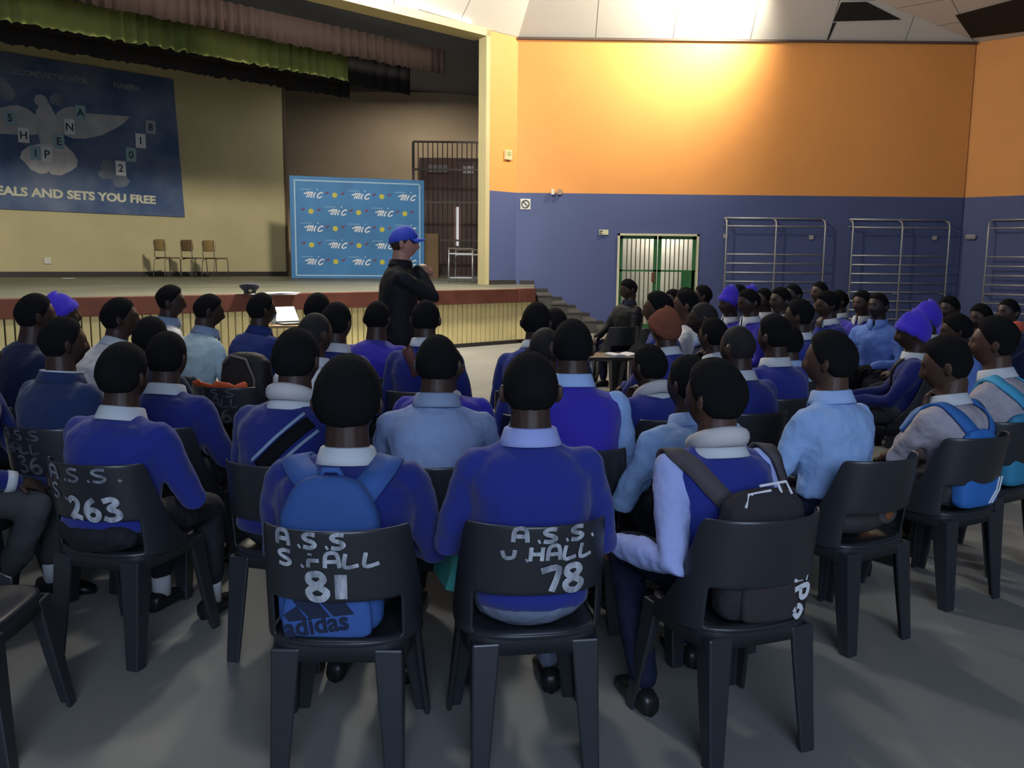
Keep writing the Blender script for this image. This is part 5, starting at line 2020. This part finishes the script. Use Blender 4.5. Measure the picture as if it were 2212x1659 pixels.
r = empty('backpack', (-1.66, 5.46, 0.444), math.radians(-12))
bb = MB()
bag_shell(bb, 0.34, 0.53, 0.20, 0.02, 0.0, 0.85)
obj('bag_body', bb, mat('bag_black', (0.011, 0.010, 0.012), 0.7, folds=0.8, fscale=9), r, True, rem=0.012, smo=3)
q = MB()
q.tube([(0.10, -0.09, 0.20), (0.12, -0.11, 0.38), (0.06, -0.10, 0.50), (-0.04, -0.10, 0.52), (-0.10, -0.09, 0.46)], 0.008, 6)
obj('trim', q, mat('strap_grey', (0.13, 0.12, 0.11), 0.6), r, True)
tag(r, 'black backpack standing on the empty chair in the third row', 'backpack')
r = empty('orange_cloth', (-1.70, 5.40, 0.0), math.radians(-12))
q = MB()
zz = np.linspace(-0.17, 0.17, 14)
fr_, bk_ = [], []
rg = []
for x in zz:
    wv = 0.010 * math.sin(x * 40) + 0.006 * math.sin(x * 90)
    yb_ = chair_y(x * 0.9, 0.80)
    rg.append([(x, yb_ + 0.055, 0.60), (x, yb_ + 0.030, 0.80 + wv), (x, yb_ + 0.004, 0.822 + wv), (x, yb_ + 0.010, 0.826 + wv), (x, yb_ + 0.038, 0.81 + wv), (x, yb_ + 0.062, 0.60)])
q.rings(rg)
obj('cloth', q, mat('orange_nylon', (0.80, 0.13, 0.04), 0.6), r, True)
tag(r, 'bright orange cloth hung over the back of the empty third row chair', 'cloth')

# painted marks on chair backs
faint = mat('brush_paint_faint', (0.085, 0.088, 0.10), 0.85, var=0.5, vscale=20)
chair_paint(PEOPLE['A1']['chair'], [('A.S.S', -0.155, 0.750, 0.040, 0.042, 0.013), ('S.hALL', -0.155, 0.689, 0.043, 0.044, 0.012), ('81', -0.070, 0.590, 0.058, 0.078, 0.021)])
chair_paint(PEOPLE['A2']['chair'], [('A.S.S.', -0.085, 0.752, 0.042, 0.040, 0.013), ('u.HALL', -0.115, 0.692, 0.040, 0.044, 0.012), ('78', 0.0, 0.590, 0.056, 0.078, 0.020)])
chair_paint(PEOPLE['B1']['chair'], [('263', -0.05, 0.585, 0.055, 0.082, 0.021)])
chair_paint(PEOPLE['B1']['chair'], [('A.S.S.', -0.13, 0.735, 0.050, 0.048, 0.011), ('S.', -0.135, 0.660, 0.042, 0.055, 0.011)], mat('brush_paint_worn', (0.22, 0.23, 0.27), 0.85, var=0.5, vscale=25))
chair_paint(PEOPLE['C1']['chair'], [('A.S.S', -0.10, 0.745, 0.04, 0.042, 0.010), ('HALL', -0.10, 0.68, 0.04, 0.045, 0.010), ('36', -0.04, 0.59, 0.055, 0.075, 0.014)], faint)
chair_paint(EC, [('A.S.S', -0.11, 0.745, 0.045, 0.042, 0.010), ('S.HALL', -0.15, 0.68, 0.042, 0.05, 0.010), ('36', -0.04, 0.59, 0.055, 0.078, 0.014)], faint)

# ------------------------------------------------------------------ table with laptop and bottle before the stage
tp = hit_z(622, 703, 0.74)
t = empty('side_table', (tp[0], tp[1] + 0.25, 0), 0.35)
q = MB()
q.box((0, 0, 0.725), (0.75, 0.55, 0.03))
obj('table_top', q, mat('table_wood', (0.28, 0.17, 0.08), 0.45, var=0.2, vscale=4), t, bev=0.006)
for sx in (-1, 1):
    for sy in (-1, 1):
        q = MB()
        q.tube([(sx * 0.33, sy * 0.23, 0.71), (sx * 0.34, sy * 0.24, 0.0)], 0.02, 8)
        obj('leg', q, steel_m, t, True)
tag(t, 'small wooden table with an open laptop before the stage front', 'table')
lp = empty('laptop', (tp[0] + 0.0, tp[1] + 0.22, 0.741), 0.72)
q = MB()
q.box((0, 0.0, 0.009), (0.34, 0.24, 0.018))
obj('keyboard_base', q, mat('laptop_dark', (0.02, 0.02, 0.022), 0.4), lp, bev=0.003)
Rs = rotx(math.radians(-38))
q = MB()
q.box(np.array((0, 0.12, 0.018)) + Rs @ np.array((0, 0, 0.12)), (0.34, 0.012, 0.24), Rs)
lid = obj('screen_lid', q, MATS['laptop_dark'], lp, bev=0.003)
q = MB()
q.box(np.array((0, 0.12, 0.018)) + Rs @ np.array((0, -0.0075, 0.122)), (0.315, 0.004, 0.215), Rs)
obj('screen', q, mat('screen_glow', (0.8, 0.8, 0.8), 0.3, emit=(1, 1, 1), estr=0.75), lid)
tag(lp, 'open laptop with bright white screen on the small table', 'laptop')
bt = empty('water_bottle', (tp[0] - 0.22, tp[1] + 0.17, 0.74))
q = MB()
n = 18
q.rings([[(r_ * math.cos(2 * math.pi * j / n), r_ * math.sin(2 * math.pi * j / n), z_) for j in range(n)] for r_, z_ in ((.028, 0), (.033, .008), (.033, .05), (.030, .065), (.033, .08), (.033, .125), (.026, .155), (.014, .175), (.013, .19))])
gl = mat('bottle_plastic', (0.75, 0.85, 0.9), 0.1)
gl.node_tree.nodes['Principled BSDF'].inputs['Transmission Weight'].default_value = 0.75
obj('bottle_body', q, gl, bt, True)
q = MB()
q.tube([(0, 0, 0.186), (0, 0, 0.206)], 0.0155, 14)
obj('bottle_cap', q, mat('bottle_cap_blue', (0.05, 0.15, 0.4), 0.5), bt)
q = MB()
q.tube([(0, 0, 0.082), (0, 0, 0.118)], 0.0337, 18, cap=False)
obj('label_band', q, mat('bottle_label', (0.15, 0.30, 0.55), 0.6), bt)
tag(bt, 'clear plastic water bottle beside the open laptop', 'bottle')

# small desk with notebook before the brown beanie
dk_ = hit_z(1325, 770, 0.74)
t = empty('small_desk', (dk_[0], dk_[1] + 0.15, 0), 0.1)
q = MB()
q.box((0, 0, 0.725), (0.48, 0.42, 0.025))
obj('table_top', q, mat('desk_dark', (0.014, 0.013, 0.012), 0.5), t, bev=0.005)
for sx in (-1, 1):
    for sy in (-1, 1):
        q = MB()
        q.tube([(sx * 0.21, sy * 0.17, 0.715), (sx * 0.21, sy * 0.18, 0.0)], 0.014, 8)
        obj('leg', q, steel_m, t, True)
tag(t, 'small dark desk with an open notebook in the gap before the beanie wearers', 'desk')
nb_ = empty('notebook', (dk_[0] + 0.10, dk_[1] + 0.13, 0.738), 0.35)
for sx in (-1, 1):
    q = MB()
    q.rings([[(sx * (0.002 + 0.13 * k), y, 0.004 + 0.016 * math.sin(k * 2.6)) for k in np.linspace(0, 1, 8)] + [(sx * (0.002 + 0.13 * k), y, 0.0) for k in np.linspace(1, 0, 8)] for y in (-0.1, 0.1)])
    obj('page_block', q, paper_m, nb_)
tag(nb_, 'open notebook with pale pages on the small dark desk', 'notebook')

# things on laps
i = PEOPLE['R18']
p = i['loc'] + i['Rw'] @ np.array((0.0, 0.27, 0.0))
r = empty('yellow_folder', (p[0], p[1], 0.632), -i['hd'])
q = MB()
q.box((0, 0, 0), (0.30, 0.22, 0.03), rotx(0.25))
obj('folder', q, mat('folder_yellow', (0.48, 0.60, 0.05), 0.6), r, bev=0.008)
tag(r, 'bright yellow folder on the lap of the violet jumper with lit face', 'folder')
r = empty('teal_folder', f3(at(979, 1186, 3.05)), 0.3)
q = MB()
q.box((0, 0, -0.02), (0.05, 0.22, 0.20), roty(0.3))
obj('folder', q, mat('folder_teal', (0.05, 0.30, 0.27), 0.7), r, bev=0.005)
tag(r, 'teal folder held at the left side of the person on chair 78', 'folder')
r = empty('orange_bag', f3(at(2197, 706, 7.7)), 0.4)
q = MB()
q.ell((0, 0, 0), (0.08, 0.06, 0.05), None, 18, 10)
obj('bag_body', q, mat('bag_coral', (0.62, 0.10, 0.06), 0.7), r, True)
tag(r, 'small red orange bag at the right edge under the wall bars', 'bag')

bake()
